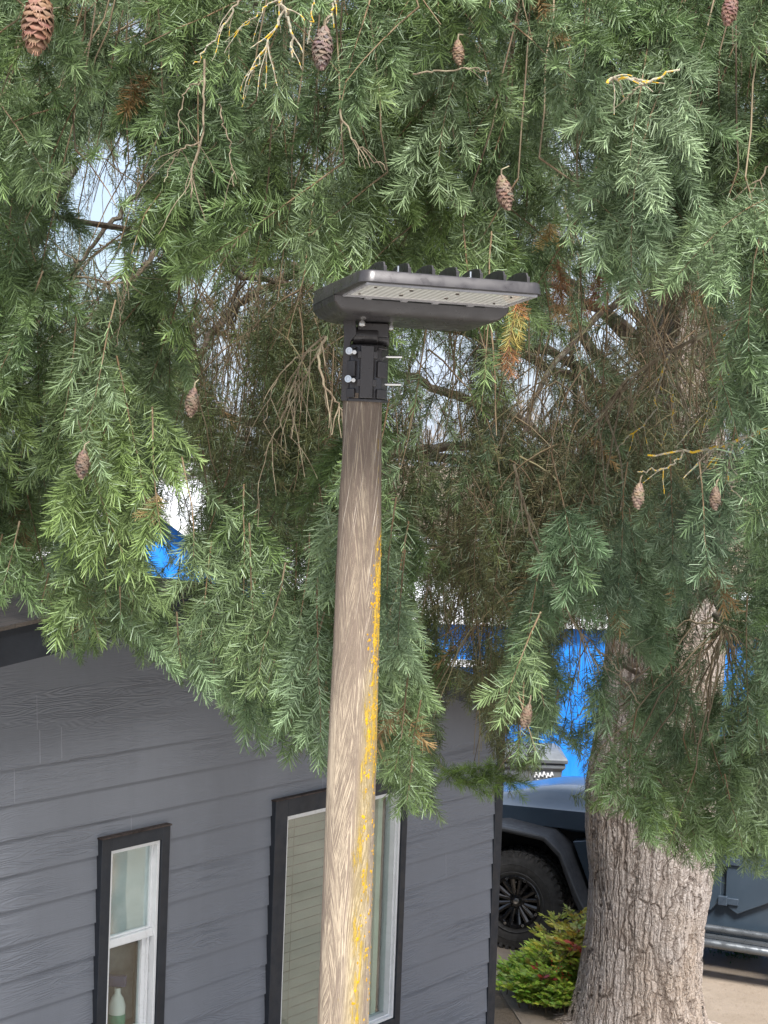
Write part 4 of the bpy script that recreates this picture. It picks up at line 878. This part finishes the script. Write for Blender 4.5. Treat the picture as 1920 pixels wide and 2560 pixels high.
def connect(P0, layer, r_):
    v = LP - np.array(P0)[None]; hd = np.hypot(v[:, 0], v[:, 1]); cost = hd + np.where(v[:, 2] < .05, 1.5 + -v[:, 2], 0) + .25 * np.abs(v[:, 2] - .4)
    k = int(np.argmin(cost + rng.uniform(0, .25, len(cost)))); Q = Vector(LP[k])
    if (Q - P0).length > 2.6: return None
    hang = min(.7, (Q.z - P0.z)) * .5
    m = P0.lerp(Q, .5) + Vector((0, 0, .12 * (Q - P0).length)) + vrand(r_, .03)
    pts = bez([Q, m, Vector(P0)], 10)
    if layer < 2:     # do not run twigs across the lamp
        for p in pts:
            if p.y < 3.85: return None
    if Q.z - P0.z > 1.0 or r_.random() < (.25, .55, .55)[layer]: return (pts[-1] - pts[-2]).normalized()
    pts = [pts[0]] + [p + vrand(r_, .006) for p in pts[1:-1]] + [pts[-1]]
    TWIGS.append((pts, .0034, .0022, r_.choice(((.16, .115, .07), (.22, .17, .11), (.12, .085, .055)))))
    return (pts[-1] - pts[-2]).normalized()
ra = random.Random(5)
# layer 0: near bright sprays
def grid(step, y0, y1, x0=-170, x1=1830, ytop=-260):
    yy = ytop
    while yy < 1900:
        xx = x0 + ra.uniform(0, step)
        while xx < x1:
            yield xx + ra.uniform(-.45, .45) * step, yy + ra.uniform(-.45, .45) * step, ra.uniform(y0, y1)
            xx += step
        yy += step * .95
nsp = [0, 0, 0]
for dx, dy, Y in grid(78, 3.95, 5.3):
    if dy < 520: Y = 3.9 + (Y - 3.95) * .75
    if 1180 < dx and dy > 1000: Y += .9
    Pt = D(dx, dy, Y)
    if dy > np.interp(dx, OUT[:, 0], OUT[:, 1]) - 90: continue
    if not allow(Pt, 0, ra) : continue
    d = connect(Pt, 0, ra); side = ra.uniform(-1, 1)
    upper = dy < 500
    base = Vector((side * (.9 if upper else .40), -ra.uniform(-.1, .7), -ra.uniform(.1, .9) if upper else -ra.uniform(.6, 1.2)))
    d0 = base.normalized() if d is None else (d * .35 + base.normalized()).normalized()
    spray(Pt, d0, ra.uniform(.24, .50), 0, ra, ra.uniform(.035, .047), 800, .0032); nsp[0] += 1
for dx, dy, Y in grid(76, 5.2, 7.2):
    Pt = D(dx, dy, Y)
    if dy > np.interp(dx, OUT[:, 0], OUT[:, 1]) - 70 or not allow(Pt, 1, ra): continue
    if HN.dot(Pt - HO) < .45 and Pt.z < 3.5: continue
    connect(Pt, 1, ra); d0 = Vector((ra.uniform(-.6, .6), ra.uniform(-.5, .3), -ra.uniform(.4, 1.1)))
    spray(Pt, d0, ra.uniform(.28, .56), 1, ra, ra.uniform(.035, .046), 680, .0034, .95); nsp[1] += 1
def far_grid():
    yield from grid(60, 7.4, 10.6)
    for i in range(420):
        cx, cy, a, b = BACK[ra.randrange(len(BACK))]; yield cx + ra.uniform(-1, 1) * a, cy + ra.uniform(-1, 1) * b, ra.uniform(5.8, 9)
for dx, dy, Y in far_grid():
    Pt = D(dx, dy, Y)
    if dy > min(1500, np.interp(dx, OUT[:, 0], OUT[:, 1]) - 70) or not allow(Pt, 2, ra): continue
    hw = HN.dot(Pt - HO)
    if hw < .6 and Pt.z < 4.1: continue
    if ra.random() < .8: connect(Pt, 2, ra)
    d0 = Vector((ra.uniform(-.25, .25), ra.uniform(-.3, .3), -1))
    spray(Pt, d0, ra.uniform(.5, 1.0), 2, ra, ra.uniform(.038, .050), 360, .0036, .85); nsp[2] += 1
# dense crown above the frame and to the sides (shades the boughs below)
for i in range(230):
    Pt = Vector((ra.uniform(-4.5, 5.5), ra.uniform(4.6, 13), ra.uniform(5.6, 9.5)))
    dxy = proj(Pt)
    if -200 < dxy[0] < 1850 and dxy[1] > -60: continue
    spray(Pt, Vector((ra.uniform(-1, 1), ra.uniform(-1, .5), -.5)), ra.uniform(.5, .9), 2, ra, .034, 420, .004, .8)
print('sprays', nsp, 'sprigs', len(SA))
# ---------- needles (one real blade each)
def needle_mesh(name, idx, mat, parent):
    A = np.array([SA[i] for i in idx]); B = np.array([SB[i] for i in idx]); N = np.array([SN[i] for i in idx]); NLn = np.array([SL_[i] for i in idx])
    Cc = np.array([SC[i] for i in idx]); Wn = np.array([SW[i] for i in idx]); G = np.array([SG[i] for i in idx])
    k = np.repeat(np.arange(len(idx)), N); T = len(k); j = np.arange(T) - np.repeat(np.cumsum(N) - N, N); t = (j + rng.uniform(.1, .9, T)) / N[k]
    ax = B - A; L_ = np.linalg.norm(ax, axis=1, keepdims=True); ax = ax / np.maximum(L_, 1e-6)
    rv = rng.normal(size=ax.shape); rv[:, 1] *= 1.6; e2 = np.cross(ax, np.cross(rv, ax)); e2 /= np.linalg.norm(e2, axis=1, keepdims=True); e1 = np.cross(ax, e2)
    a = ax[k]; ph = rng.uniform(0, 6.28, len(idx))[k] + j * 2.39996 + rng.normal(0, .5, T)
    pr = e1[k] * np.cos(ph)[:, None] + e2[k] * (np.sin(ph) * .85)[:, None]; pr /= np.linalg.norm(pr, axis=1, keepdims=True)
    fa_ = np.radians(68 - 36 * t ** 1.8 + rng.normal(0, 9, T))
    d = a * np.cos(fa_)[:, None] + pr * np.sin(fa_)[:, None]; d[:, 2] -= .05; d /= np.linalg.norm(d, axis=1, keepdims=True)
    ln = NLn[k] * rng.uniform(.85, 1.08, T) * (1 - .25 * t ** 4) * (.8 + .2 * np.minimum(1, t * 5))
    p0 = A[k] + (B - A)[k] * t[:, None]; p0[:, 2] -= G[k] * t * t
    wv = np.cross(d, rng.normal(size=d.shape)); wv /= np.linalg.norm(wv, axis=1, keepdims=True); wv *= (Wn[k] / 2)[:, None]
    p1 = p0 + d * ln[:, None]
    V = np.stack([p0 - wv * .8, p0 + wv * .8, p1 + wv * .45, p1 - wv * .45], 1)
    Vm = (p0 + d * (ln * .55)[:, None]); Vm[:, 2] -= 0
    V = V.reshape(-1, 3) - np.array(list(TB))
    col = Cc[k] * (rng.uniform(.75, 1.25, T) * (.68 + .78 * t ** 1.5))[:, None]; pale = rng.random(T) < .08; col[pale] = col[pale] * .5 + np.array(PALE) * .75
    col = np.repeat(col, 4, axis=0)
    Fq = np.arange(T * 4).reshape(-1, 4)
    return npmesh(name, V, Fq, mat, parent, col=col)
nm = NT('needle_green', .5, .28); at = nm.n('Attribute', attribute_name='tone'); nm.color(at.outputs['Color'])
tb = nm.t.nodes.new('ShaderNodeBsdfTranslucent'); ms = nm.t.nodes.new('ShaderNodeMixShader'); ms.inputs[0].default_value = .14
nm.put(tb, 'Color', at.outputs['Color']); nm.t.links.new(nm.b.outputs[0], ms.inputs[1]); nm.t.links.new(tb.outputs[0], ms.inputs[2]); nm.t.links.new(ms.outputs[0], nm.t.nodes['Material Output'].inputs[0])
crown_n = len(SA)
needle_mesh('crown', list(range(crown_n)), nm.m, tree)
# ---------- dead rust-brown sprigs right of the lamp
def dead(pts, cols):
    i0 = len(SA)
    c = bez([D(*p) for p in pts], 12)
    for i in range(len(c) - 1):
        f_ = i / (len(c) - 1); cl = cols[min(len(cols) - 1, int(f_ * len(cols)))]
        sprig(c[i], (c[i + 1] - c[i]).normalized(), (c[i + 1] - c[i]).length, .030, 1500, cl, .0017, 0)
        if i % 2: sprig(c[i], ((c[i + 1] - c[i]).normalized() + Vector((ra.choice((-.7, .7)), 0, -.2))).normalized(), .04, .026, 1200, cl, .0017, 0)
    TWIGS.append((c, .0022, .0012, (.16, .09, .05)))
    needle_mesh('dead_sprig', list(range(i0, len(SA))), nm.m, tree)
RU = (.30, .12, .045); RU2 = (.24, .11, .05); YB = (.34, .27, .08)
dead([(1120, 640, 3.84), (1112, 680, 3.84), (1102, 730, 3.84), (1090, 790, 3.84)], [RU, YB, YB, RU2])
dead([(1205, 560, 4.20), (1212, 620, 4.20), (1218, 690, 4.20)], [RU2, RU2, (.30, .19, .09)])
dead([(1290, 590, 4.25), (1295, 620, 4.25), (1288, 655, 4.25)], [RU2, RU2])
dead([(1186, 480, 4.10), (1188, 500, 4.10), (1184, 515, 4.10)], [(.38, .27, .10)])
dead([(338, 1065, 4.05), (342, 1085, 4.05), (325, 1100, 4.05)], [(.40, .30, .14)])
# ---------- twigs as one mesh of fine tubes
def twig_mesh(name, tw, mat):
    Vs, Fs, Cs = [], [], []; off = 0
    for pts, r0, r1, c in tw:
        p = np.array([tuple(q) for q in pts]) - np.array(list(TB)); n = len(p); t = np.gradient(p, axis=0); t /= np.maximum(np.linalg.norm(t, axis=1, keepdims=True), 1e-9)
        u = np.cross(t, np.array([.3, .9, .2])); u /= np.maximum(np.linalg.norm(u, axis=1, keepdims=True), 1e-9); v = np.cross(t, u); r = np.linspace(r0, r1, n)[:, None]
        for k in range(4):
            a = k * np.pi / 2; Vs.append(p + (u * math.cos(a) + v * math.sin(a)) * r)
        for k in range(4):
            i = np.arange(n - 1); a = off + k * n + i; b = off + ((k + 1) % 4) * n + i
            Fs.append(np.stack([a, b, b + 1, a + 1], 1))
        Cs.append(np.tile(np.array(c), (4 * n, 1))); off += 4 * n
    return npmesh(name, np.concatenate(Vs), np.concatenate(Fs), mat, tree, col=np.concatenate(Cs), smooth=True)
# extra long bare hanging twigs in the far zones
for i in range(520):
    cx, cy, a, b = BACK[ra.randrange(len(BACK))]; dx, dy = cx + ra.uniform(-1, 1) * a, cy + ra.uniform(-1.1, .8) * b; Y = ra.uniform(6.0, 9.5)
    if HN.dot(D(dx, dy, Y) - HO) < .5 and D(dx, dy, Y).z < 4: continue
    p = D(dx, dy, Y); pts = [p]; d = Vector((ra.uniform(-.9, .9), ra.uniform(-.3, .3), -.2))
    L_ = ra.uniform(.25, .8)
    for k in range(9): d = (d + Vector((ra.gauss(0, .09), 0, -.22))).normalized(); p = p + d * L_ / 9; pts.append(p.copy())
    TWIGS.append((pts, ra.uniform(.0018, .0045), .0012, ra.choice(((.16, .12, .07), (.22, .19, .10), (.10, .075, .05), (.19, .13, .08)))))
twig_mesh('twigs', TWIGS, twm.m)
# ---------- bare and lichen-crusted twigs one can follow by eye
def side_twigs(c, r0, n, r_, mat_list, ln=.2, down=.5):
    for k in range(n):
        i = r_.randrange(2, len(c) - 1); d = ((c[i] - c[i - 1]).normalized() * .7 + Vector((r_.uniform(-.7, .7), r_.uniform(-.4, .2), -down * r_.uniform(.2, 1)))).normalized()
        p = c[i]; pts = [p]; l_ = ln * r_.uniform(.4, 1)
        for q in range(7): d = (d + vrand(r_, .1) + Vector((0, 0, -.08))).normalized(); p = p + d * l_ / 7; pts.append(p)
        mat_list.append((pts, r0 * r_.uniform(.35, .6)))
def bare(pts, r0, r1, mat, name='bare_twig', nside=5, ln=.18):
    q_ = .84 if pts[0][2] < 3.9 else (.72 if pts[0][2] < 4.95 else 1); r0 *= q_ * .85; r1 *= q_ * .8; ln *= q_
    c = bez([D(*p) for p in pts], 22); c = [p + vrand(ra, .0025) for p in c]
    m_ = MB(TLm); m_.tube(c, [r0 + (r1 - r0) * i / (len(c) - 1) for i in range(len(c))], 7); ml = []; side_twigs(c, r0, nside, ra, ml, ln)
    for pt, r in ml: m_.tube(pt, [r * (1 - .5 * i / len(pt)) for i in range(len(pt))], 5)
    m_.build(name, mat, tree, smooth=True)
lc, bm_ = licm.m, barem.m
bare([(516, 0, 3.5), (480, 60, 3.5), (450, 100, 3.5), (415, 140, 3.5)], .0032, .0016, lc, 'lichened_twig', 3)
bare([(602, -20, 3.5), (608, 30, 3.5), (580, 85, 3.5), (560, 130, 3.5), (535, 165, 3.5)], .0045, .0018, lc, 'lichened_twig', 7)
bare([(605, 0, 3.5), (622, 40, 3.5), (632, 90, 3.5), (628, 122, 3.5)], .0048, .0026, lc, 'lichened_twig', 5, .10)
bare([(640, -30, 3.7), (570, 20, 3.5), (520, 60, 3.5)], .003, .001, lc, 'lichened_twig', 5, .12)
bare([(722, -20, 3.7), (718, 20, 3.7), (702, 62, 3.7)], .004, .0026, lc, 'lichened_twig', 2, .08)
bare([(678, -20, 3.7), (674, 40, 3.7), (668, 85, 3.7)], .003, .0016, lc, 'lichened_twig', 2, .08)
bare([(444, 128, 3.5), (440, 220, 3.5), (436, 300, 3.5), (415, 370, 3.5), (412, 430, 3.5)], .0036, .0026, bm_, nside=4)
bare([(440, 175, 3.5), (405, 195, 3.5), (388, 250, 3.5), (384, 310, 3.5)], .0024, .0016, bm_, nside=2)
bare([(430, 304, 3.5), (395, 320, 3.5), (372, 350, 3.5), (355, 395, 3.5)], .0026, .0014, bm_, nside=3)
bare([(475, 225, 3.5), (490, 290, 3.5), (500, 350, 3.5), (502, 400, 3.5)], .0024, .0014, bm_, nside=2)
bare([(733, 240, 3.7), (755, 290, 3.7), (790, 330, 3.7), (835, 365, 3.7)], .0034, .002, bm_, nside=5, ln=.1)
bare([(890, 160, 3.7), (1000, 148, 3.7), (1060, 155, 3.7)], .003, .002, bm_, nside=3, ln=.1)
bare([(1310, 178, 3.5), (1345, 168, 3.5), (1400, 176, 3.5), (1470, 145, 3.5)], .0052, .003, lc, 'lichened_twig', 6, .10)
bare([(1405, 176, 3.5), (1370, 195, 3.5), (1345, 215, 3.5)], .003, .0016, bm_, nside=2, ln=.08)
bare([(700, 725, 4.20), (655, 770, 4.20), (625, 860, 4.20), (600, 920, 4.20), (572, 985, 4.20)], .0048, .002, bm_, nside=9, ln=.32)
bare([(700, 735, 4.20), (640, 850, 4.20), (632, 910, 4.20), (628, 950, 4.20)], .0040, .0018, bm_, nside=5, ln=.2)
bare([(704, 725, 4.05), (690, 770, 4.05), (700, 830, 4.03), (722, 860, 4.03), (742, 890, 4.01)], .0066, .0034, bm_, nside=7, ln=.16)
bare([(690, 750, 4.17), (620, 790, 4.17), (580, 860, 4.17), (575, 920, 4.17)], .0032, .0014, bm_, nside=6, ln=.3)
bare([(215, 610, 4.17), (280, 605, 4.17), (335, 548, 4.17)], .004, .007, bm_, nside=5, ln=.18)
bare([(270, 612, 4.17), (262, 680, 4.17), (250, 750, 4.17)], .003, .0018, bm_, nside=2)
bare([(1659, 665, 4.90), (1560, 705, 4.90), (1460, 755, 4.90), (1380, 800, 4.90), (1330, 850, 4.90), (1298, 905, 4.90), (1280, 980, 4.90)], .0125, .0035, bm_, 'bare_bough', 12, .5)
bare([(1445, 765, 4.82), (1425, 830, 4.82), (1410, 890, 4.82), (1370, 935, 4.82), (1330, 970, 4.82)], .006, .003, lc, 'lichened_twig', 5, .2)
bare([(1440, 800, 4.78), (1455, 850, 4.78), (1452, 900, 4.78), (1455, 940, 4.78)], .004, .002, lc, 'lichened_twig', 3, .2)
bare([(1565, 720, 4.66), (1555, 820, 4.66), (1530, 880, 4.66), (1515, 940, 4.66)], .0045, .002, lc, 'lichened_twig', 5, .2)
bare([(1700, 915, 4.17), (1630, 935, 4.17), (1560, 965, 4.17), (1480, 975, 4.17), (1400, 985, 4.17)], .0085, .004, lc, 'lichened_twig', 5, .2)
bare([(1480, 975, 4.17), (1440, 1010, 4.17), (1380, 1020, 4.17)], .0045, .003, lc, 'lichened_twig', 2, .1)
bare([(1580, 960, 4.17), (1575, 1020, 4.17), (1585, 1060, 4.17), (1640, 1100, 4.17)], .0045, .002, lc, 'lichened_twig', 5, .16)
bare([(1575, 1010, 4.17), (1550, 1020, 4.17), (1535, 1050, 4.17)], .004, .002, lc, 'lichened_twig', 3, .07)
bare([(1659, 900, 4.58), (1620, 860, 4.58), (1600, 780, 4.58), (1610, 700, 4.58)], .004, .002, bm_, nside=4, ln=.2)
bare([(1300, 830, 7.50), (1390, 760, 7.50), (1480, 700, 7.50)], .008, .003, bm_, nside=5, ln=.3)
bare([(1380, 1520, 4.74), (1330, 1440, 4.74), (1290, 1400, 4.74)], .003, .005, bm_, nside=4, ln=.25)
bare([(1110, 1000, 4.74), (1130, 1080, 4.74), (1165, 1200, 4.74), (1240, 1340, 4.74), (1300, 1460, 4.74)], .0075, .003, bm_, 'bare_bough', 8, .35)
bare([(1700, 340, 4.10), (1659, 365, 4.10), (1620, 420, 4.10), (1600, 470, 4.10)], .005, .0018, bm_, nside=5, ln=.25)
bare([(940, 1640, 5.3), (980, 1680, 5.3), (1040, 1690, 5.3), (1085, 1650, 5.3), (1130, 1590, 5.3), (1160, 1540, 5.3)], .0022, .0034, bm_, 'bare_bough', 4, .1)
for k in range(10):      # green sprig joining the two lower curtains
    t_ = k / 9; sprig(D(955 + 85 * t_, 1660 + 30 * math.sin(t_ * 3), 5.3), Vector((.8, 0, -.1)).normalized(), .05, .03, 1100, (.07, .12, .03), .0018, 0)
i0 = len(SA) - 10
for k in range(34): sprig(D(965 + ra.uniform(-5, 150), 1680 + ra.uniform(-22, 5), 5.22), Vector((ra.uniform(-1, 1), -.2, ra.uniform(-.6, .4))).normalized(), ra.uniform(.05, .09), .03, 1100, (.09, .14, .03), .0018, .1)
needle_mesh('crown', list(range(i0, len(SA))), nm.m, tree)
# ---------- cones
conem = NT('cone_scale', .7, .3); o = conem.obj(); n1 = conem.noise(o, 90, 3, .6); at = conem.n('Attribute', attribute_name='tone'); conem.color(conem.mix(conem.ramp(n1, (.35, 0.), (.7, .6)), at.outputs['Color'], (.30, .20, .14))); conem.bump(n1, .4, .001)
def cone(dx, dy, Y, hpx, col, tilt=(0, 0)):
    Hh = hpx * DS / F * Y; c = D(dx, dy, Y); Rr = Hh * .25; V, Fc, C = [], [], []
    ax = Vector((tilt[0] + ra.uniform(-.22, .22), tilt[1], 1)).normalized(); u = ax.orthogonal().normalized(); v = ax.cross(u); NSC = 64
    def add(vs, fs, cl):
        o0 = len(V); V.extend([tuple(q - TB) for q in vs]); Fc.extend([[i + o0 for i in f] for f in fs]); C.extend([cl] * len(vs))
    for i in range(NSC):
        t = (i + .5) / NSC; a = i * 2.39996; h = (.5 - t) * Hh; rad = Rr * (math.sin(math.pi * (t * .86 + .09)) ** .65)
        rd = u * math.cos(a) + v * math.sin(a); tg = ax.cross(rd); ln = Rr * .95; wd = Rr * .62 * (.6 + .4 * math.sin(math.pi * t))
        b0_ = c + ax * (h + ln * .5) + rd * rad * .35; m0 = c + ax * (h - ln * .05) + rd * rad * .92; tp_ = c + ax * (h - ln * .38) + rd * rad * 1.08
        th_ = rd * .0012 + ax * .0012
        vs = [b0_ - tg * wd * .25, b0_ + tg * wd * .25, m0 + tg * wd, tp_ + tg * wd * .55, tp_ - tg * wd * .55, m0 - tg * wd]
        vs2 = [q - th_ for q in vs]; cl = tuple(x_ * ra.uniform(.8, 1.2) for x_ in col)
        add(vs + vs2, [[0, 1, 2, 5], [5, 2, 3, 4], [6, 11, 8, 7], [11, 10, 9, 8], [3, 2, 8, 9], [4, 3, 9, 10], [5, 4, 10, 11]], cl)
        if i % 2 == 0:
            q = tp_ + rd * .001; tip = q - ax * ln * .3 + rd * rad * .12
            for s_ in (-.3, 0, .3): add([q + tg * (wd * s_ - .0008), q + tg * (wd * s_ + .0008), tip + tg * (wd * s_ * 1.6 + .0003), tip + tg * (wd * s_ * 1.6 - .0003)], [[0, 1, 2, 3]], tuple(x_ * 1.5 for x_ in col))
    npmesh('cone', np.array(V), np.array(Fc), conem.m, tree, col=np.array(C))
    MB(TLm).lathe([(-Hh * .46, .0001), (-Hh * .3, Rr * .45), (Hh * .3, Rr * .5), (Hh * .48, .0001)], c, ax, 10).build('cone_core', plain('cone_core', (.05, .028, .02), .9), tree)
    MB(TLm).tube([c + ax * Hh * .45, c + ax * Hh * .6 + Vector((.002, 0, .01)), c + Vector((.01, .02, Hh * .9))], [.002, .0018, .0015], 5).build('cone_stalk', bm_, tree)
cone(82, 45, 3.30, 125, (.18, .095, .058), (.25, .1)); cone(697, 102, 3.6, 82, (.13, .10, .088), (-.1, .1)); cone(1577, 18, 3.6, 62, (.16, .085, .07)); cone(990, 112, 3.6, 46, (.15, .10, .06), (.1, 0))
cone(1089, 415, 3.6, 66, (.15, .105, .078), (-.08, 0)); cone(415, 868, 3.6, 54, (.085, .06, .045)); cone(178, 1002, 3.6, 54, (.09, .065, .05)); cone(1379, 1070, 3.6, 48, (.16, .12, .09)); cone(1137, 1546, 3.6, 46, (.10, .075, .05), (.1, 0)); cone(1545, 1075, 3.6, 44, (.09, .065, .05))
# ================================================================== shrub at the foot of the tree
shrub = empty('nandina_shrub', D(1205, 2330, 12.15).to_2d().to_3d()); SO = shrub.location.copy(); SO.z = 0; shrub.location = SO
tag(shrub, 'lime green leafy shrub with yellow tips and red berries left of the big trunk', 'shrub')
lfm = NT('shrub_leaf', .4, .5); at = lfm.n('Attribute', attribute_name='tone'); lfm.color(at.outputs['Color']); tb = lfm.t.nodes.new('ShaderNodeBsdfTranslucent'); ms = lfm.t.nodes.new('ShaderNodeMixShader'); ms.inputs[0].default_value = .3
lfm.put(tb, 'Color', at.outputs['Color']); lfm.t.links.new(lfm.b.outputs[0], ms.inputs[1]); lfm.t.links.new(tb.outputs[0], ms.inputs[2]); lfm.t.links.new(ms.outputs[0], lfm.t.nodes['Material Output'].inputs[0])
LV, LC = [], []; stems = MB(); berries = MB(); rs_ = random.Random(9)
def leaf(p, d, ln, col):
    s_ = d.cross(Vector((rs_.gauss(0, .5), rs_.gauss(-.6, .3), rs_.gauss(.6, .4)))).normalized() * ln * .19; nrm = d.cross(s_).normalized() * ln * .05
    LV.extend([p, p + d * ln * .45 + s_ - nrm, p + d * ln, p + d * ln * .45 - s_ - nrm]); LC.extend([col] * 4)
for i in range(215):
    bx0 = Vector((rs_.gauss(0, .13), rs_.gauss(.0, .15), 0)); lean = Vector((rs_.uniform(-.48, .34), rs_.uniform(-.4, .4), 0)); hh = rs_.uniform(.25, 1.15) * (.18 + .36 * max(0, min(1, (lean.x + .08) / .25)))
    if i >= 150: hh = rs_.uniform(.06, .2); lean = lean * 1.1; bx0 = Vector((rs_.gauss(0, .2), rs_.gauss(-.08, .16), 0))
    hh = max(.07, hh); tpz = bx0 + lean * (hh / .7) + Vector((0, 0, hh)); md = bx0.lerp(tpz, .5) + Vector((0, 0, .06)); c = bez([bx0, md, tpz], 8); stems.tube(c, [.005 - .0005 * k for k in range(len(c))], 5)
    for k in range(5):
        q = c[-1 - k]; 
        for m in range(4):
            a = rs_.uniform(0, 6.28); d = Vector((math.cos(a), math.sin(a), rs_.uniform(.1, .9))).normalized(); l_ = rs_.uniform(.07, .16); e = q + d * l_; stems.tube([q, q.lerp(e, .5) + Vector((0, 0, .01)), e], .0014, 3, False)
            zz_ = e.z; yt = max(0, min(1, (zz_ - .36) / .15))
            c0 = lerp3((.48, .58, .08), (.20, .31, .06), rs_.random() ** 1.3); c0 = lerp3(c0, (.42, .34, .05), yt * rs_.uniform(.2, 1))
            if rs_.random() < .02 + .05 * yt: c0 = (.36, .07, .05)
            if zz_ < .42 and rs_.random() < .6: c0 = lerp3(c0, (.20, .33, .04), .7)
            for t_ in (.35, .6, .8):
                for s_ in (-1, 1):
                    dd_ = (d + d.cross(Vector((0, 0, 1))).normalized() * s_ * .9 + vrand(rs_, .15)).normalized(); leaf(q.lerp(e, t_), dd_, rs_.uniform(.045, .08), tuple(v_ * rs_.uniform(.8, 1.25) for v_ in c0))
            leaf(e, d, rs_.uniform(.04, .065), c0)
for i in range(46):
    p = Vector((rs_.choice((rs_.gauss(-.13, .04), rs_.gauss(-.02, .05))), rs_.uniform(-.36, -.22), rs_.gauss(.30, .07))); berries.lathe([(-.005, .0001), (-.003, .004), (.003, .004), (.005, .0001)], p, (0, 0, 1), 7)
npmesh('foliage', np.array([tuple(v_) for v_ in LV]), np.arange(len(LV)).reshape(-1, 4), lfm.m, shrub, col=np.array(LC))
stems.build('stem', plain('shrub_stem', (.13, .09, .05), .8), shrub); berries.build('berries', plain('red_berry', (.55, .06, .03), .35), shrub, smooth=True)
# low leafy ground cover by the house foot, and under the car
def tuft(name, x, y, n, sp, col, lab, ln=.045):
    V_, C_ = [], []; r_ = random.Random(int(x * 100)); 
    for i in range(n):
        p = Vector((r_.gauss(0, sp), r_.gauss(0, sp * .8), abs(r_.gauss(0, .05)))); a = r_.uniform(0, 6.28); d = Vector((math.cos(a), math.sin(a), r_.uniform(.2, 1.2))).normalized(); s_ = d.cross(Vector((0, 0, 1))).normalized() * ln * .2
        V_ += [p, p + d * ln * .5 + s_, p + d * ln, p + d * ln * .5 - s_]; c = tuple(v_ * r_.uniform(.6, 1.4) for v_ in col); C_ += [c] * 4
    ob = npmesh(name, np.array([tuple(v_) for v_ in V_]), np.arange(len(V_)).reshape(-1, 4), lfm.m, None, col=np.array(C_)); ob.location = (x, y, 0); tag(ob, lab, 'plant')
g1 = P(1195, 2555, 10.9); tuft('low_plant', .62, 10.9, 900, .16, (.05, .10, .03), 'low green leafy plant at the foot of the house corner')
g2 = P(1860, 2400, 13.6); tuft('moss_clump', 3.15, 13.5, 700, .12, (.05, .11, .025), 'small green clump on the ground under the dark car', .03)
# fallen bits on the ground
V_, C_ = [], []
for i in range(5200):
    x, y = rng.uniform(-.2, 4.5), rng.uniform(10, 15); a = rng.uniform(0, 6.28); l_ = rng.uniform(.008, .028); d = np.array([math.cos(a), math.sin(a), 0]) * l_; s_ = np.array([-math.sin(a), math.cos(a), 0]) * .0018; p = np.array([x, y, .0165])
    V_ += [p, p + s_, p + d + s_, p + d]; cc = rng.uniform(.5, 1.4); C_ += [(.16 * cc, .10 * cc, .055 * cc)] * 4
ob = npmesh('needle_litter', np.array(V_), np.arange(len(V_)).reshape(-1, 4), lfm.m, None, col=np.array(C_)); tag(ob, 'brown fallen needles scattered on the driveway and soil', 'leaf litter', kind='stuff')
# ---------- a post off to the right of the view, mirrored in the narrow window
